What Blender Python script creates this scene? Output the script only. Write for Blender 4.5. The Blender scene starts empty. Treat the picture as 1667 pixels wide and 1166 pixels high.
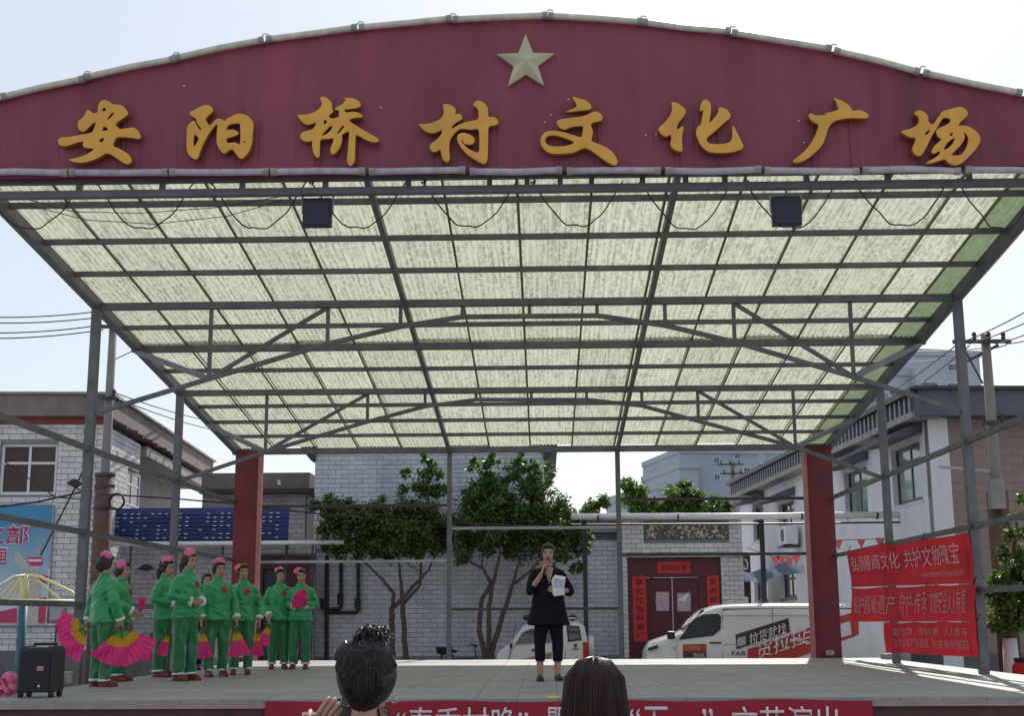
import bpy, bmesh, math, random
from mathutils import Vector, Matrix, noise
from mathutils.bvhtree import BVHTree
random.seed(7)
R = math.radians
SC = bpy.context.scene
COL = SC.collection

# ---------------------------------------------------------------- camera, sky, sun, exposure
F_PX, PITCH, YAW, ROLL = 2148.2, 0.195, 0.0235, 0.0054     # solved from the posts and rails in the photograph
CAM = Vector((0, 0, 1.65))
cam_d = bpy.data.cameras.new('camera'); cam = bpy.data.objects.new('camera', cam_d); COL.objects.link(cam)
CROT = Matrix.Rotation(YAW, 3, 'Z') @ Matrix.Rotation(math.pi/2 + PITCH, 3, 'X') @ Matrix.Rotation(-ROLL, 3, 'Z')
cam.matrix_world = Matrix.Translation(CAM) @ CROT.to_4x4()
cam_d.sensor_width = 36; cam_d.lens = F_PX/1667*36; cam_d.clip_end = 2000; cam_d.clip_start = 0.05
SC.camera = cam
SUN_AZ, SUN_EL = R(12), R(40)          # azimuth measured from +Y towards +X
w = bpy.data.worlds.new('World'); SC.world = w; w.use_nodes = True
nt = w.node_tree; sky = nt.nodes.new('ShaderNodeTexSky'); sky.sky_type = 'NISHITA'; sky.sun_disc = False
sky.sun_elevation = SUN_EL; sky.sun_rotation = SUN_AZ; sky.air_density = 1.0; sky.dust_density = 1.3; sky.ozone_density = 1.0; sky.altitude = 80
bg = nt.nodes['Background']; 
hz_ = nt.nodes.new('ShaderNodeMix'); hz_.data_type = 'RGBA'; hz_.inputs[0].default_value = .74      # an even milky haze over the clear-sky model
hz_.inputs[7].default_value = (4.0, 4.3, 4.65, 1); nt.links.new(sky.outputs[0], hz_.inputs[6]); nt.links.new(hz_.outputs[2], bg.inputs[0])
bg.inputs[1].default_value = 0.085
sun_d = bpy.data.lights.new('sun', 'SUN'); sun_d.energy = 2.3; sun_d.angle = R(0.6); sun_d.color = (1, .95, .87)
sun = bpy.data.objects.new('sun', sun_d); COL.objects.link(sun)
sdir = Vector((math.sin(SUN_AZ)*math.cos(SUN_EL), math.cos(SUN_AZ)*math.cos(SUN_EL), math.sin(SUN_EL)))
sun.rotation_euler = sdir.to_track_quat('Z', 'Y').to_euler(); sun.location = (8, 40, 40)
SC.view_settings.view_transform = 'Standard'; SC.view_settings.look = 'None'; SC.view_settings.gamma = 1
SC.view_settings.exposure = 1.05
SC.cycles.max_bounces = 8; SC.cycles.transparent_max_bounces = 12

# ---------------------------------------------------------------- pixel -> place
def ray(px, py): return CROT @ Vector(((px-833.5)/F_PX, (583-py)/F_PX, -1))
def U(px, py, Y):
    d = ray(px, py); return CAM + d*(Y/d.y)
def G(px, py, z):
    d = ray(px, py); return CAM + d*((z-CAM.z)/d.z)
def UX(px, Y, py=800): return U(px, py, Y).x
def UZ(py, Y, px=850): return U(px, py, Y).z
def UPL(px, py, p0, n):
    d = ray(px, py); return CAM + d*((p0-CAM).dot(n)/d.dot(n))
def to_px(p):
    q = CROT.transposed() @ (Vector(p)-CAM); return 833.5+F_PX*q.x/-q.z, 583-F_PX*q.y/-q.z

# ---------------------------------------------------------------- materials
MATS = {}
def mat(name, col, rough=.7, metal=0, var=0.0, scale=6, bump=0.0, bscale=30, spec=None, obj_var=0, stretch=(1,1,1), col2=None, trans=0, sheen=0, dirt=0):
    if name in MATS: return MATS[name]
    m = bpy.data.materials.new(name); m.use_nodes = True; n = m.node_tree; b = n.nodes['Principled BSDF']; L = n.links.new
    b.inputs['Roughness'].default_value = rough; b.inputs['Metallic'].default_value = metal
    if spec is not None: b.inputs['Specular IOR Level'].default_value = spec
    if sheen: b.inputs['Sheen Weight'].default_value = sheen
    b.inputs['Base Color'].default_value = (*col, 1)
    out = None
    tc = n.nodes.new('ShaderNodeTexCoord'); mp = n.nodes.new('ShaderNodeMapping'); mp.inputs['Scale'].default_value = stretch
    L(tc.outputs['Object'], mp.inputs[0])
    if var or col2:
        t = n.nodes.new('ShaderNodeTexNoise'); t.inputs['Scale'].default_value = scale; t.inputs['Detail'].default_value = 6; t.inputs['Roughness'].default_value = .65
        L(mp.outputs[0], t.inputs['Vector'])
        r = n.nodes.new('ShaderNodeValToRGB'); r.color_ramp.elements[0].position = .32; r.color_ramp.elements[1].position = .68
        c2 = col2 if col2 else tuple(min(1, c*(1+var)) for c in col)
        c1 = col if col2 else tuple(c*(1-var) for c in col)
        r.color_ramp.elements[0].color = (*c1, 1); r.color_ramp.elements[1].color = (*c2, 1)
        L(t.outputs['Fac'], r.inputs[0]); out = r.outputs[0]
    if obj_var:
        oi = n.nodes.new('ShaderNodeObjectInfo'); ge = n.nodes.new('ShaderNodeNewGeometry')
        ad = n.nodes.new('ShaderNodeMath'); ad.operation = 'ADD'; L(oi.outputs['Random'], ad.inputs[0]); L(ge.outputs['Random Per Island'], ad.inputs[1])
        fr = n.nodes.new('ShaderNodeMath'); fr.operation = 'FRACT'; L(ad.outputs[0], fr.inputs[0])
        mr = n.nodes.new('ShaderNodeMapRange'); mr.inputs[3].default_value = 1-obj_var; mr.inputs[4].default_value = 1+obj_var; L(fr.outputs[0], mr.inputs[0])
        hs = n.nodes.new('ShaderNodeHueSaturation'); L(mr.outputs[0], hs.inputs['Value'])
        if out: L(out, hs.inputs['Color'])
        else: hs.inputs['Color'].default_value = (*col, 1)
        out = hs.outputs[0]
    if dirt:                                            # broad weather stains that run on from piece to piece
        ge2 = n.nodes.new('ShaderNodeNewGeometry'); m2 = n.nodes.new('ShaderNodeMapping'); m2.inputs['Scale'].default_value = (1.1,1.1,.38); L(ge2.outputs['Position'], m2.inputs[0])
        t3 = n.nodes.new('ShaderNodeTexNoise'); t3.inputs['Scale'].default_value = 1.2; t3.inputs['Detail'].default_value = 7; t3.inputs['Roughness'].default_value = .7; L(m2.outputs[0], t3.inputs['Vector'])
        m3 = n.nodes.new('ShaderNodeMapRange'); m3.inputs[1].default_value = .3; m3.inputs[2].default_value = .62; m3.inputs[3].default_value = 1-dirt; m3.inputs[4].default_value = 1.03; L(t3.outputs['Fac'], m3.inputs[0])
        h2 = n.nodes.new('ShaderNodeHueSaturation'); L(m3.outputs[0], h2.inputs['Value'])
        if out: L(out, h2.inputs['Color'])
        else: h2.inputs['Color'].default_value = (*col, 1)
        out = h2.outputs[0]
    if out: L(out, b.inputs['Base Color'])
    if bump:
        t2 = n.nodes.new('ShaderNodeTexNoise'); t2.inputs['Scale'].default_value = bscale; t2.inputs['Detail'].default_value = 5
        L(mp.outputs[0], t2.inputs['Vector'])
        bp = n.nodes.new('ShaderNodeBump'); bp.inputs['Strength'].default_value = bump; bp.inputs['Distance'].default_value = .02
        L(t2.outputs['Fac'], bp.inputs['Height']); L(bp.outputs[0], b.inputs['Normal'])
    if trans:
        tr = n.nodes.new('ShaderNodeBsdfTranslucent'); mx = n.nodes.new('ShaderNodeMixShader'); mx.inputs[0].default_value = trans
        if out: L(out, tr.inputs[0])
        else: tr.inputs[0].default_value = (*col, 1)
        L(b.outputs[0], mx.inputs[1]); L(tr.outputs[0], mx.inputs[2]); L(mx.outputs[0], n.nodes['Material Output'].inputs[0])
    MATS[name] = m; return m

M_steel = mat('grey_painted_steel', (.13,.14,.155), .5, .25, .25, 4, .05)
M_steel_l = mat('light_grey_steel', (.3,.32,.35), .4, .4, .2, 4)
M_steel_d = mat('dark_steel', (.05,.052,.058), .5, .3, .3, 5)
M_red_col = mat('red_column_paint', (.155,.011,.02), .5, 0, .25, 2.2, .05, 12, dirt=0.25)
M_fascia = mat('maroon_steel_sheet', (.225,.036,.062), .5, 0, .16, 1.3, .04, 6, stretch=(1,1,.25), dirt=0.28)
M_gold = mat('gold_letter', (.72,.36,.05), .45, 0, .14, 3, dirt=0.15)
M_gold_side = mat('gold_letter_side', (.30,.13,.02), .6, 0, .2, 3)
M_star = mat('pale_gold_star', (.52,.48,.33), .42, .25, .15, 4)
M_tube = mat('aged_tube_cover', (.56,.55,.46), .4, 0, .25, 9)
M_tube_g = mat('grey_tube_cover', (.42,.38,.44), .4, 0, .25, 9)
M_black = mat('black_plastic', (.012,.012,.014), .45, 0, .2, 8)
M_cable = mat('black_cable', (.015,.015,.016), .6)
M_flood = mat('navy_lamp_housing', (.018,.024,.045), .4, .2, .2, 6)
M_brick = mat('white_painted_brick', (.68,.665,.67), .75, 0, .10, 5, .25, 40, obj_var=.09, dirt=0.26)
M_mortar = mat('grey_mortar', (.22,.22,.24), .9, 0, .2, 8)
M_brick_b = mat('bluish_painted_brick', (.58,.61,.67), .75, 0, .10, 5, .25, 40, obj_var=.08, dirt=0.26)
M_brick_w = mat('warm_grey_brick', (.52,.495,.49), .8, 0, .12, 5, .25, 40, obj_var=.12, dirt=0.3)
M_plaster = mat('white_plaster', (.74,.755,.78), .8, 0, .07, 1.5, .08, 20, dirt=0.15)
M_plaster_br = mat('brown_render', (.30,.225,.19), .85, 0, .1, 3, .15, 30, dirt=0.15)
M_concrete = mat('concrete', (.33,.32,.31), .85, 0, .2, 3, .2, 25, dirt=0.2)
M_parapet = mat('brown_grey_parapet', (.23,.18,.165), .85, 0, .18, 2, .1, dirt=0.25)
M_redtrim = mat('dull_red_trim', (.22,.05,.045), .7, 0, .15, 3)
M_dkgrey = mat('slate_grey_paint', (.10,.11,.135), .7, 0, .18, 2)
M_plinth = mat('plinth_grey', (.13,.135,.15), .8, 0, .15, 2)
M_ribmetal = mat('ribbed_grey_metal', (.19,.20,.23), .5, .3, .15, 3)
M_frame_w = mat('white_window_frame', (.72,.72,.72), .4)
M_frame_d = mat('dark_window_frame', (.03,.033,.038), .4)
M_glass = mat('window_glass', (.035,.04,.045), .06, 0, .3, 1.5, spec=.8)
M_glass_l = mat('reflection_tinted_glass', (.26,.34,.34), .08, 0, .25, 1.2, spec=.8)  # reflection painted into the glass as a pale base colour
M_blueroof = mat('blue_corrugated_roof', (.028,.045,.16), .7, 0, .25, 4)
M_pipe_w = mat('pale_pipe', (.66,.66,.64), .4, .1, .12, 5)
M_door_red = mat('dark_red_door', (.09,.009,.016), .5, 0, .25, 3, .05)
M_paper_red = mat('red_paper', (.55,.035,.04), .7, 0, .12, 6)
M_ink = mat('black_ink', (.03,.012,.012), .7)
M_goldink = mat('gold_ink', (.65,.36,.05), .5)
M_paper_w = mat('white_paper', (.75,.75,.78), .7, 0, .08, 8)
M_paper_p = mat('faded_pink_paper', (.5,.36,.44), .7, 0, .2, 9)
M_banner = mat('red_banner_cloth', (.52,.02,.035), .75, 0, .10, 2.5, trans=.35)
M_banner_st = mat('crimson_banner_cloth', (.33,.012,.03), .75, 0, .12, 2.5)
M_letter_w = mat('pale_lettering', (.78,.62,.64), .7)
M_letter_w2 = mat('white_lettering', (.8,.78,.79), .6)
M_letter_f = mat('faded_lettering', (.60,.22,.25), .75, 0, .2, 6)
M_stage = mat('stage_paving', (.31,.308,.298), .62, 0, .14, 2.2, .12, 25, obj_var=.035, dirt=.22)
M_stage_side = mat('brown_stage_side', (.10,.04,.035), .8, 0, .25, 4, .2)
M_ground = mat('grey_ground', (.27,.262,.25), .9, 0, .25, .6, .25, 12)
M_white_van = mat('white_van_paint', (.74,.76,.75), .16, 0, .03, 2, spec=.6)
M_decal_red = mat('red_decal', (.50,.05,.03), .5)
M_decal_dk = mat('dark_decal', (.05,.035,.04), .5)
M_car = mat('cream_car_paint', (.68,.66,.62), .25, 0, .05, 2, spec=.6)
M_tyre = mat('tyre_rubber', (.02,.02,.02), .85)
M_rim = mat('alloy_rim', (.45,.46,.48), .3, .8)
M_lamp_glass = mat('headlamp_glass', (.35,.37,.4), .1, 0, .2, 10, spec=.8)
M_tail = mat('tail_lamp_red', (.4,.015,.015), .2)
M_bark = mat('brown_bark', (.095,.065,.05), .9, 0, .35, 12, .5, 30)
M_bark_p = mat('pole_concrete', (.22,.195,.175), .85, 0, .15, 4, .15)
M_rust = mat('rusty_sleeve', (.13,.07,.055), .8, .2, .3, 6, .2)
M_limewash = mat('limewash', (.66,.67,.68), .85, 0, .1, 5)
M_leaf = mat('green_leaf', (.105,.18,.04), .45, 0, 0, 1, obj_var=.6, trans=.45)
M_leaf_b = mat('fresh_green_leaf', (.11,.20,.04), .5, 0, 0, 1, obj_var=.45, trans=.45)
M_skin = mat('skin', (.42,.24,.17), .5, 0, .08, 20)
M_lip = mat('lips', (.34,.07,.06), .45)
M_eye = mat('eye_dark', (.02,.014,.012), .3)
M_hair = mat('black_hair', (.012,.009,.009), .42, 0, .4, 30, .4, 60)
M_hair_b = mat('brown_hair', (.040,.016,.014), .42, 0, .4, 30, spec=.35)
M_green = mat('green_satin', (.009,.27,.08), .30, 0, .18, 4, .1, 40, sheen=.3)
M_green_d = mat('green_satin_trousers', (.007,.15,.048), .32, 0, .2, 4, .1, 40, sheen=.3)
M_white_cuff = mat('white_cuff', (.7,.72,.68), .7)
M_shoe_red = mat('red_leather_shoe', (.17,.016,.016), .4)
M_emblem = mat('red_embroidery', (.30,.025,.02), .6, 0, .3, 40)
M_pink = mat('pink_silk', (.85,.05,.27), .55, 0, .14, 8, trans=.3)
M_yellow = mat('yellow_silk', (.66,.36,.02), .55, 0, .14, 8, trans=.3)
M_fan_green = mat('green_silk', (.12,.30,.05), .55, 0, .14, 8)
M_flower = mat('pink_flower', (.74,.16,.32), .6, 0, .2, 20)
M_coat = mat('black_coat', (.0055,.0055,.008), .75, 0, .25, 8, spec=.2)
M_shoe_bk = mat('black_shoe', (.014,.014,.015), .3)
M_dress = mat('dark_red_shirt', (.08,.012,.02), .8, 0, .15, 6)
M_dress2 = mat('grey_shirt', (.10,.10,.12), .8, 0, .15, 6)
M_ye_metal = mat('pale_yellow_metal', (.66,.62,.30), .4, 0, .1, 5)
M_teal = mat('teal_post_paint', (.03,.11,.16), .5, 0, .2, 5)
M_high = mat('haze_tinted_wall', (.37,.41,.47), .85, 0, .06, .3)  # distance haze put into the wall colour as a pale blue tint
M_high_d = mat('tower_window', (.11,.13,.17), .3)
M_tile = mat('mosaic_panel', (.10,.075,.06), .5, 0, .3, 10)
M_tile_b = mat('mosaic_piece', (.42,.36,.26), .35, 0, .2, 10, obj_var=.5)

# ---------------------------------------------------------------- mesh helpers
class MB:
    def __init__(s): s.v = []; s.f = []
    def add(s, vs, fs):
        o = len(s.v); s.v += [tuple(v) for v in vs]; s.f += [tuple(i+o for i in f) for f in fs]; return s
    def box(s, x0, x1, y0, y1, z0, z1):
        return s.add([(x0,y0,z0),(x1,y0,z0),(x1,y1,z0),(x0,y1,z0),(x0,y0,z1),(x1,y0,z1),(x1,y1,z1),(x0,y1,z1)],
                     [(0,3,2,1),(4,5,6,7),(0,1,5,4),(1,2,6,5),(2,3,7,6),(3,0,4,7)])
    def cbox(s, c, d): return s.box(c[0]-d[0]/2,c[0]+d[0]/2,c[1]-d[1]/2,c[1]+d[1]/2,c[2]-d[2]/2,c[2]+d[2]/2)
    def bar(s, a, b, wd, h=None, up=(0,0,1)):          # square bar from a to b
        a, b = Vector(a), Vector(b); h = h or wd; d = (b-a).normalized(); up = Vector(up)
        if abs(d.dot(up)) > .98: up = Vector((0,1,0))
        x = d.cross(up).normalized(); z = x.cross(d)
        vs = []
        for p in (a, b):
            for sx, sz in ((-1,-1),(1,-1),(1,1),(-1,1)): vs.append(p + x*(sx*wd/2) + z*(sz*h/2))
        return s.add(vs, [(3,2,1,0),(4,5,6,7),(0,1,5,4),(1,2,6,5),(2,3,7,6),(3,0,4,7)])
    def tube(s, pts, rad, n=8, cap=True, sq=1.0):
        pts = [Vector(p) for p in pts]; m = len(pts)
        rads = rad if isinstance(rad, (list, tuple)) else [rad]*m
        t0 = (pts[1]-pts[0]).normalized(); ref = Vector((0,0,1)) if abs(t0.z) < .9 else Vector((1,0,0))
        x = t0.cross(ref).normalized(); vs = []; fs = []
        for i, p in enumerate(pts):
            t = (pts[min(i+1,m-1)]-pts[max(i-1,0)])
            t = t.normalized() if t.length > 1e-9 else t0
            x = (x - t*x.dot(t)).normalized(); y = t.cross(x)
            for k in range(n):
                a = 2*math.pi*k/n; vs.append(p + x*(math.cos(a)*rads[i]) + y*(math.sin(a)*rads[i]*sq))
        for i in range(m-1):
            for k in range(n):
                k2 = (k+1) % n; fs.append((i*n+k, i*n+k2, (i+1)*n+k2, (i+1)*n+k))
        if cap: fs.append(tuple(range(n-1,-1,-1))); fs.append(tuple((m-1)*n+k for k in range(n)))
        return s.add(vs, fs)
    def rings(s, rs, n=20, cap=True):                    # rs: (cx,cy,z,rx,ry) horizontal ellipses
        vs = []; fs = []
        for (cx,cy,z,rx,ry) in rs:
            for k in range(n):
                a = 2*math.pi*k/n; vs.append((cx+rx*math.cos(a), cy+ry*math.sin(a), z))
        for i in range(len(rs)-1):
            for k in range(n):
                k2 = (k+1) % n; fs.append((i*n+k, i*n+k2, (i+1)*n+k2, (i+1)*n+k))
        if cap: fs.append(tuple(range(n-1,-1,-1))); fs.append(tuple((len(rs)-1)*n+k for k in range(n)))
        return s.add(vs, fs)
    def ball(s, c, r, n=12, m=8, rot=None):
        r = r if isinstance(r, (tuple, list)) else (r,r,r); vs = []; fs = []; c = Vector(c)
        def pt(v):
            v = Vector((v[0]*r[0], v[1]*r[1], v[2]*r[2])); return c + (rot @ v if rot else v)
        vs.append(pt((0,0,-1)))
        for i in range(1, m):
            ph = -math.pi/2 + math.pi*i/m
            for k in range(n):
                a = 2*math.pi*k/n; vs.append(pt((math.cos(ph)*math.cos(a), math.cos(ph)*math.sin(a), math.sin(ph))))
        vs.append(pt((0,0,1))); e = len(vs)-1
        for k in range(n):
            k2 = (k+1) % n
            fs.append((0, 1+k2, 1+k)); fs.append((e, 1+(m-2)*n+k, 1+(m-2)*n+k2))
            for i in range(m-2): fs.append((1+i*n+k, 1+i*n+k2, 1+(i+1)*n+k2, 1+(i+1)*n+k))
        return s.add(vs, fs)
    def prism(s, poly, y0, y1):                          # polygon in xz, extruded along y
        n = len(poly); vs = [(p[0], y0, p[1]) for p in poly] + [(p[0], y1, p[1]) for p in poly]
        fs = [tuple(range(n)), tuple(range(2*n-1, n-1, -1))] + [(i, n+i, n+(i+1) % n, (i+1) % n) for i in range(n)]
        return s.add(vs, fs)
    def mesh(s, name):
        me = bpy.data.meshes.new(name); me.from_pydata(s.v, [], s.f); me.update(); return me
    def build(s, name, m, parent=None, smooth=False, bevel=0, fix=True):
        me = s.mesh(name)
        if fix or bevel:
            bm = bmesh.new(); bm.from_mesh(me)
            bmesh.ops.recalc_face_normals(bm, faces=bm.faces)
            if bevel: bmesh.ops.bevel(bm, geom=list(bm.edges), offset=bevel, segments=2, affect='EDGES', profile=.6)
            bm.to_mesh(me); bm.free()
        return link(name, me, m, parent, smooth)
def link(name, me, m, parent=None, smooth=False):
    if not me.materials: me.materials.append(m)
    if smooth: me.polygons.foreach_set('use_smooth', [True]*len(me.polygons))
    o = bpy.data.objects.new(name, me); COL.objects.link(o)
    if parent: o.parent = parent
    return o
def tag(o, label, cat, group=None, kind=None):
    o['label'] = label; o['category'] = cat
    if group: o['group'] = group
    if kind: o['kind'] = kind
    return o
def thing(name, label, cat, loc=(0,0,0), rz=0, group=None):
    o = bpy.data.objects.new(name, None); o.empty_display_size = .2; COL.objects.link(o); o.location = loc; o.rotation_euler = (0,0,rz)
    return tag(o, label, cat, group)
def eval_mesh(o, name):
    dg = bpy.context.evaluated_depsgraph_get(); me = bpy.data.meshes.new_from_object(o.evaluated_get(dg)); me.name = name
    d = o.data; bpy.data.objects.remove(o); 
    return me
def smooth_by_angle(me, ang=35):
    me.polygons.foreach_set('use_smooth', [True]*len(me.polygons))
    bm = bmesh.new(); bm.from_mesh(me)
    for e in bm.edges:
        if len(e.link_faces) == 2 and e.calc_face_angle(0) > R(ang): e.smooth = False
    bm.to_mesh(me); bm.free()
def remesh(mb, vox, it=4, fac=.5, folds=0, ffreq=(9,9,5), seed=0, rib=12):
    me = mb.mesh('tmp'); bm = bmesh.new(); bm.from_mesh(me); bmesh.ops.recalc_face_normals(bm, faces=bm.faces); bm.to_mesh(me); bm.free()
    o = bpy.data.objects.new('tmp', me); COL.objects.link(o)
    md = o.modifiers.new('r', 'REMESH'); md.mode = 'VOXEL'; md.voxel_size = vox
    if it: sm = o.modifiers.new('s', 'SMOOTH'); sm.iterations = it; sm.factor = fac
    out = eval_mesh(o, 'm')
    out.materials.clear()
    if folds:
        nn = [v.normal.copy() for v in out.vertices]
        for v, nr in zip(out.vertices, nn):
            p = v.co; q = Vector((p.x*ffreq[0]+seed*3.1, p.y*ffreq[1]+seed, p.z*ffreq[2]))
            a = .7*noise.noise(q) + .7*(.5-abs(noise.noise(Vector((p.x*6+seed, p.y*6+p.z*3, p.z*rib+7*p.x))))*2.2)
            v.co = p + nr*(a*folds)
    return out
def text_mesh(body, w_, h_, name, m, parent, loc=(0,0,0), rz=0, depth=.004, bold=.004, fn=None, shear=0, keep=False):
    c = bpy.data.curves.new('t', 'FONT'); c.body = body; c.offset = bold; c.extrude = 0; c.resolution_u = 3
    o = bpy.data.objects.new('t', c); COL.objects.link(o); me = eval_mesh(o, name); me.materials.clear()
    xs = [v.co.x for v in me.vertices]; ys = [v.co.y for v in me.vertices]
    x0, x1, y0, y1 = min(xs), max(xs), min(ys), max(ys)
    for v in me.vertices:
        x = (v.co.x-(x0+x1)/2)/(x1-x0)*w_; z = (v.co.y-(y0+y1)/2)/(y1-y0)*h_
        z += shear*x; y = fn(x, z) if fn else 0
        v.co = (x, y, z)
    bm = bmesh.new(); bm.from_mesh(me)
    ex = bmesh.ops.extrude_face_region(bm, geom=list(bm.faces))
    for e in ex['geom']:
        if isinstance(e, bmesh.types.BMVert): e.co.y -= depth
    bmesh.ops.recalc_face_normals(bm, faces=bm.faces)
    bm.to_mesh(me); bm.free()
    o = link(name, me, m, parent); o.location = loc; o.rotation_euler = (0,0,rz); return o

def brick_face(wall, x0, x1, z0, z1, bw, bh, jt, m, holes=(), y=0.0, proud=.009, limit=300, name='brick', vis=None):
    """running-bond bricks on the wall's local face y=0 (looking towards -y); the first 300 in view are objects, the rest one stuff mesh"""
    key = ('bk', round(bw,3), round(bh,3)); me = MATS.get(key)
    if me is None:
        b = MB(); c = .004; d = .06
        vs = [(0,0,0),(bw,0,0),(bw,0,bh),(0,0,bh)]
        b.add([(c,0,c),(bw-c,0,c),(bw-c,0,bh-c),(c,0,bh-c),(0,c,0),(bw,c,0),(bw,c,bh),(0,c,bh),(0,d,0),(bw,d,0),(bw,d,bh),(0,d,bh)],
              [(0,1,2,3),(4,5,1,0),(5,6,2,1),(6,7,3,2),(7,4,0,3),(8,9,5,4),(9,10,6,5),(10,11,7,6),(11,8,4,7)])
        me = b.mesh('brick'); MATS[key] = me
    bpy.context.view_layer.update()
    me2 = me.copy(); me2.materials.append(m)
    todo = []
    r = 0; z = z0
    while z < z1-.02:
        hh = min(bh, z1-z-.001); x = x0 - (0 if r % 2 == 0 else bw*.5)
        while x < x1-.01:
            a, b_ = max(x, x0), min(x+bw, x1); segs = [(a, b_)]
            for (hx0,hx1,hz0,hz1) in holes:
                if z+hh > hz0 and z < hz1:
                    ns = []
                    for (p,q) in segs:
                        if q <= hx0 or p >= hx1: ns.append((p,q)); continue
                        if p < hx0-jt: ns.append((p, hx0-jt))
                        if q > hx1+jt: ns.append((hx1+jt, q))
                    segs = ns
            for p, q in segs:
                if q-p > .025: todo.append((p, q-p, z, hh))
            x += bw+jt
        z += bh+jt; r += 1
    mw = wall.matrix_world if vis is None else vis
    def seen(t):
        pw = mw @ Vector((t[0]+t[1]/2, y, t[2])); 
        if pw.y < 1: return False
        u, v = to_px(pw); return -5 < u < 1672 and 600 < v < 1072
    s1 = [t for t in todo if seen(t)]; s2 = [t for t in todo if not seen(t)]
    random.shuffle(s1); ind = s1[:limit]; rest = s1[limit:] + s2
    for (p, wd, zz, hh) in ind:
        o = bpy.data.objects.new(name, me2); COL.objects.link(o); o.parent = wall
        o.location = (p, y-proud+random.uniform(-.003,.003), zz); o.scale = (wd/bw, 1, hh/bh)
    if rest:
        mb = MB()
        for (p, wd, zz, hh) in rest:
            yy = y-proud+random.uniform(-.003,.003)
            mb.add([(v.co.x*wd/bw+p, v.co.y+yy, v.co.z*hh/bh+zz) for v in me.vertices], [tuple(f.vertices) for f in me.polygons])
        o = mb.build('brickwork', m, wall, fix=False); o['kind'] = 'stuff'
def wall_panel(name, x0, x1, z0, z1, th, m, parent, holes=(), loc=(0,0,0), rz=0):
    """wall with real openings; front face at local y=0, thickness towards +y"""
    xs = sorted({x0,x1,*[h[0] for h in holes],*[h[1] for h in holes]}); zs = sorted({z0,z1,*[h[2] for h in holes],*[h[3] for h in holes]})
    xs = [x for x in xs if x0 <= x <= x1]; zs = [z for z in zs if z0 <= z <= z1]
    def solid(i, j):
        if i < 0 or j < 0 or i >= len(xs)-1 or j >= len(zs)-1: return False
        cx, cz = (xs[i]+xs[i+1])/2, (zs[j]+zs[j+1])/2
        return not any(h[0] < cx < h[1] and h[2] < cz < h[3] for h in holes)
    mb = MB()
    for i in range(len(xs)-1):
        for j in range(len(zs)-1):
            if not solid(i, j): continue
            a, b, c, d = xs[i], xs[i+1], zs[j], zs[j+1]
            q = lambda *v: mb.add(v, [(0,1,2,3)])
            q((a,0,c),(b,0,c),(b,0,d),(a,0,d)); q((b,th,c),(a,th,c),(a,th,d),(b,th,d))
            if not solid(i-1,j): q((a,th,c),(a,0,c),(a,0,d),(a,th,d))
            if not solid(i+1,j): q((b,0,c),(b,th,c),(b,th,d),(b,0,d))
            if not solid(i,j-1): q((a,th,c),(b,th,c),(b,0,c),(a,0,c))
            if not solid(i,j+1): q((a,0,d),(b,0,d),(b,th,d),(a,th,d))
    o = mb.build(name, m, parent, fix=False); o.location = loc; o.rotation_euler = (0,0,rz); return o
def window(parent, x0, x1, z0, z1, y, fm, gm, nx=2, zbars=(), fw=.06, sill=None, loc=(0,0,0), rz=0):
    mb = MB(); d = .06
    mb.box(x0,x0+fw,y,y+d,z0,z1); mb.box(x1-fw,x1,y,y+d,z0,z1); mb.box(x0+fw,x1-fw,y+.002,y+d-.002,z0,z0+fw); mb.box(x0+fw,x1-fw,y+.002,y+d-.002,z1-fw,z1)
    for k in range(1, nx):
        x = x0+(x1-x0)*k/nx; mb.box(x-fw*.4,x+fw*.4,y+.004,y+d-.004,z0+fw,z1-fw)
    for zz in zbars: mb.box(x0+fw,x1-fw,y+.008,y+d-.008,zz-fw*.4,zz+fw*.4)
    wn = mb.build('window', fm, parent); wn.location = loc; wn.rotation_euler = (0,0,rz)
    zl = [z0+fw]+list(zbars)+[z1-fw]
    for k in range(nx):
        for j in range(len(zl)-1):
            a = x0+fw*.5+(x1-x0-fw)*k/nx; b = x0+fw*.5+(x1-x0-fw)*(k+1)/nx
            MB().box(a,b,y+.025,y+.035,zl[j]-.01,zl[j+1]+.01).build('pane', gm, wn)
    if sill: MB().box(x0-.08,x1+.08,y-.12,y+.01,z0-.09,z0-.005).build('sill', sill, wn)
    return wn

# ================================================================ the setting: ground, stage
g = MB()
N = 24
g.add([(-600,-600,0),(600,-600,0),(600,900,0),(-600,900,0)], [(0,1,2,3)])
gr = g.build('ground', M_ground); gr['kind'] = 'structure'
ZS = .90                                   # stage floor
SX0, SX1, SY0, SY1 = -5.5, 6.15, 12.9, 25.0
stage = thing('stage_platform', 'low raised stage paved in grey slabs under the big canopy', 'stage', ((SX0+SX1)/2, SY0, 0))
def lp(o, p): return Vector(p)-Vector(o.location)
ox, oy = stage.location.x, stage.location.y
MB().box(SX0-ox, SX1-ox, .012, SY1-SY0-.02, 0, ZS-.035).build('platform_base', M_stage_side, stage)
MB().box(SX0-ox-.02, SX1-ox+.02, -.03, SY1-SY0, ZS-.08, ZS-.034).build('edge_slab', mat('pinkish_edge_stone', (.36,.26,.25), .7, 0, .15, 5), stage)
ntx, nty = 29, 10; tw = (SX1-SX0)/ntx; tl = (SY1-SY0)/nty
tm = MB().box(.002, tw-.002, .0025, tl-.0025, 0, .034).mesh('floor_tile'); tm.materials.append(M_stage)
for i in range(ntx):
    for j in range(nty):
        o = bpy.data.objects.new('floor_tile', tm); COL.objects.link(o); o.parent = stage
        off = (i % 2)*.0
        o.location = (SX0-ox+i*tw, j*tl, ZS-.034+random.uniform(-.0012,.0012))
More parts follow.
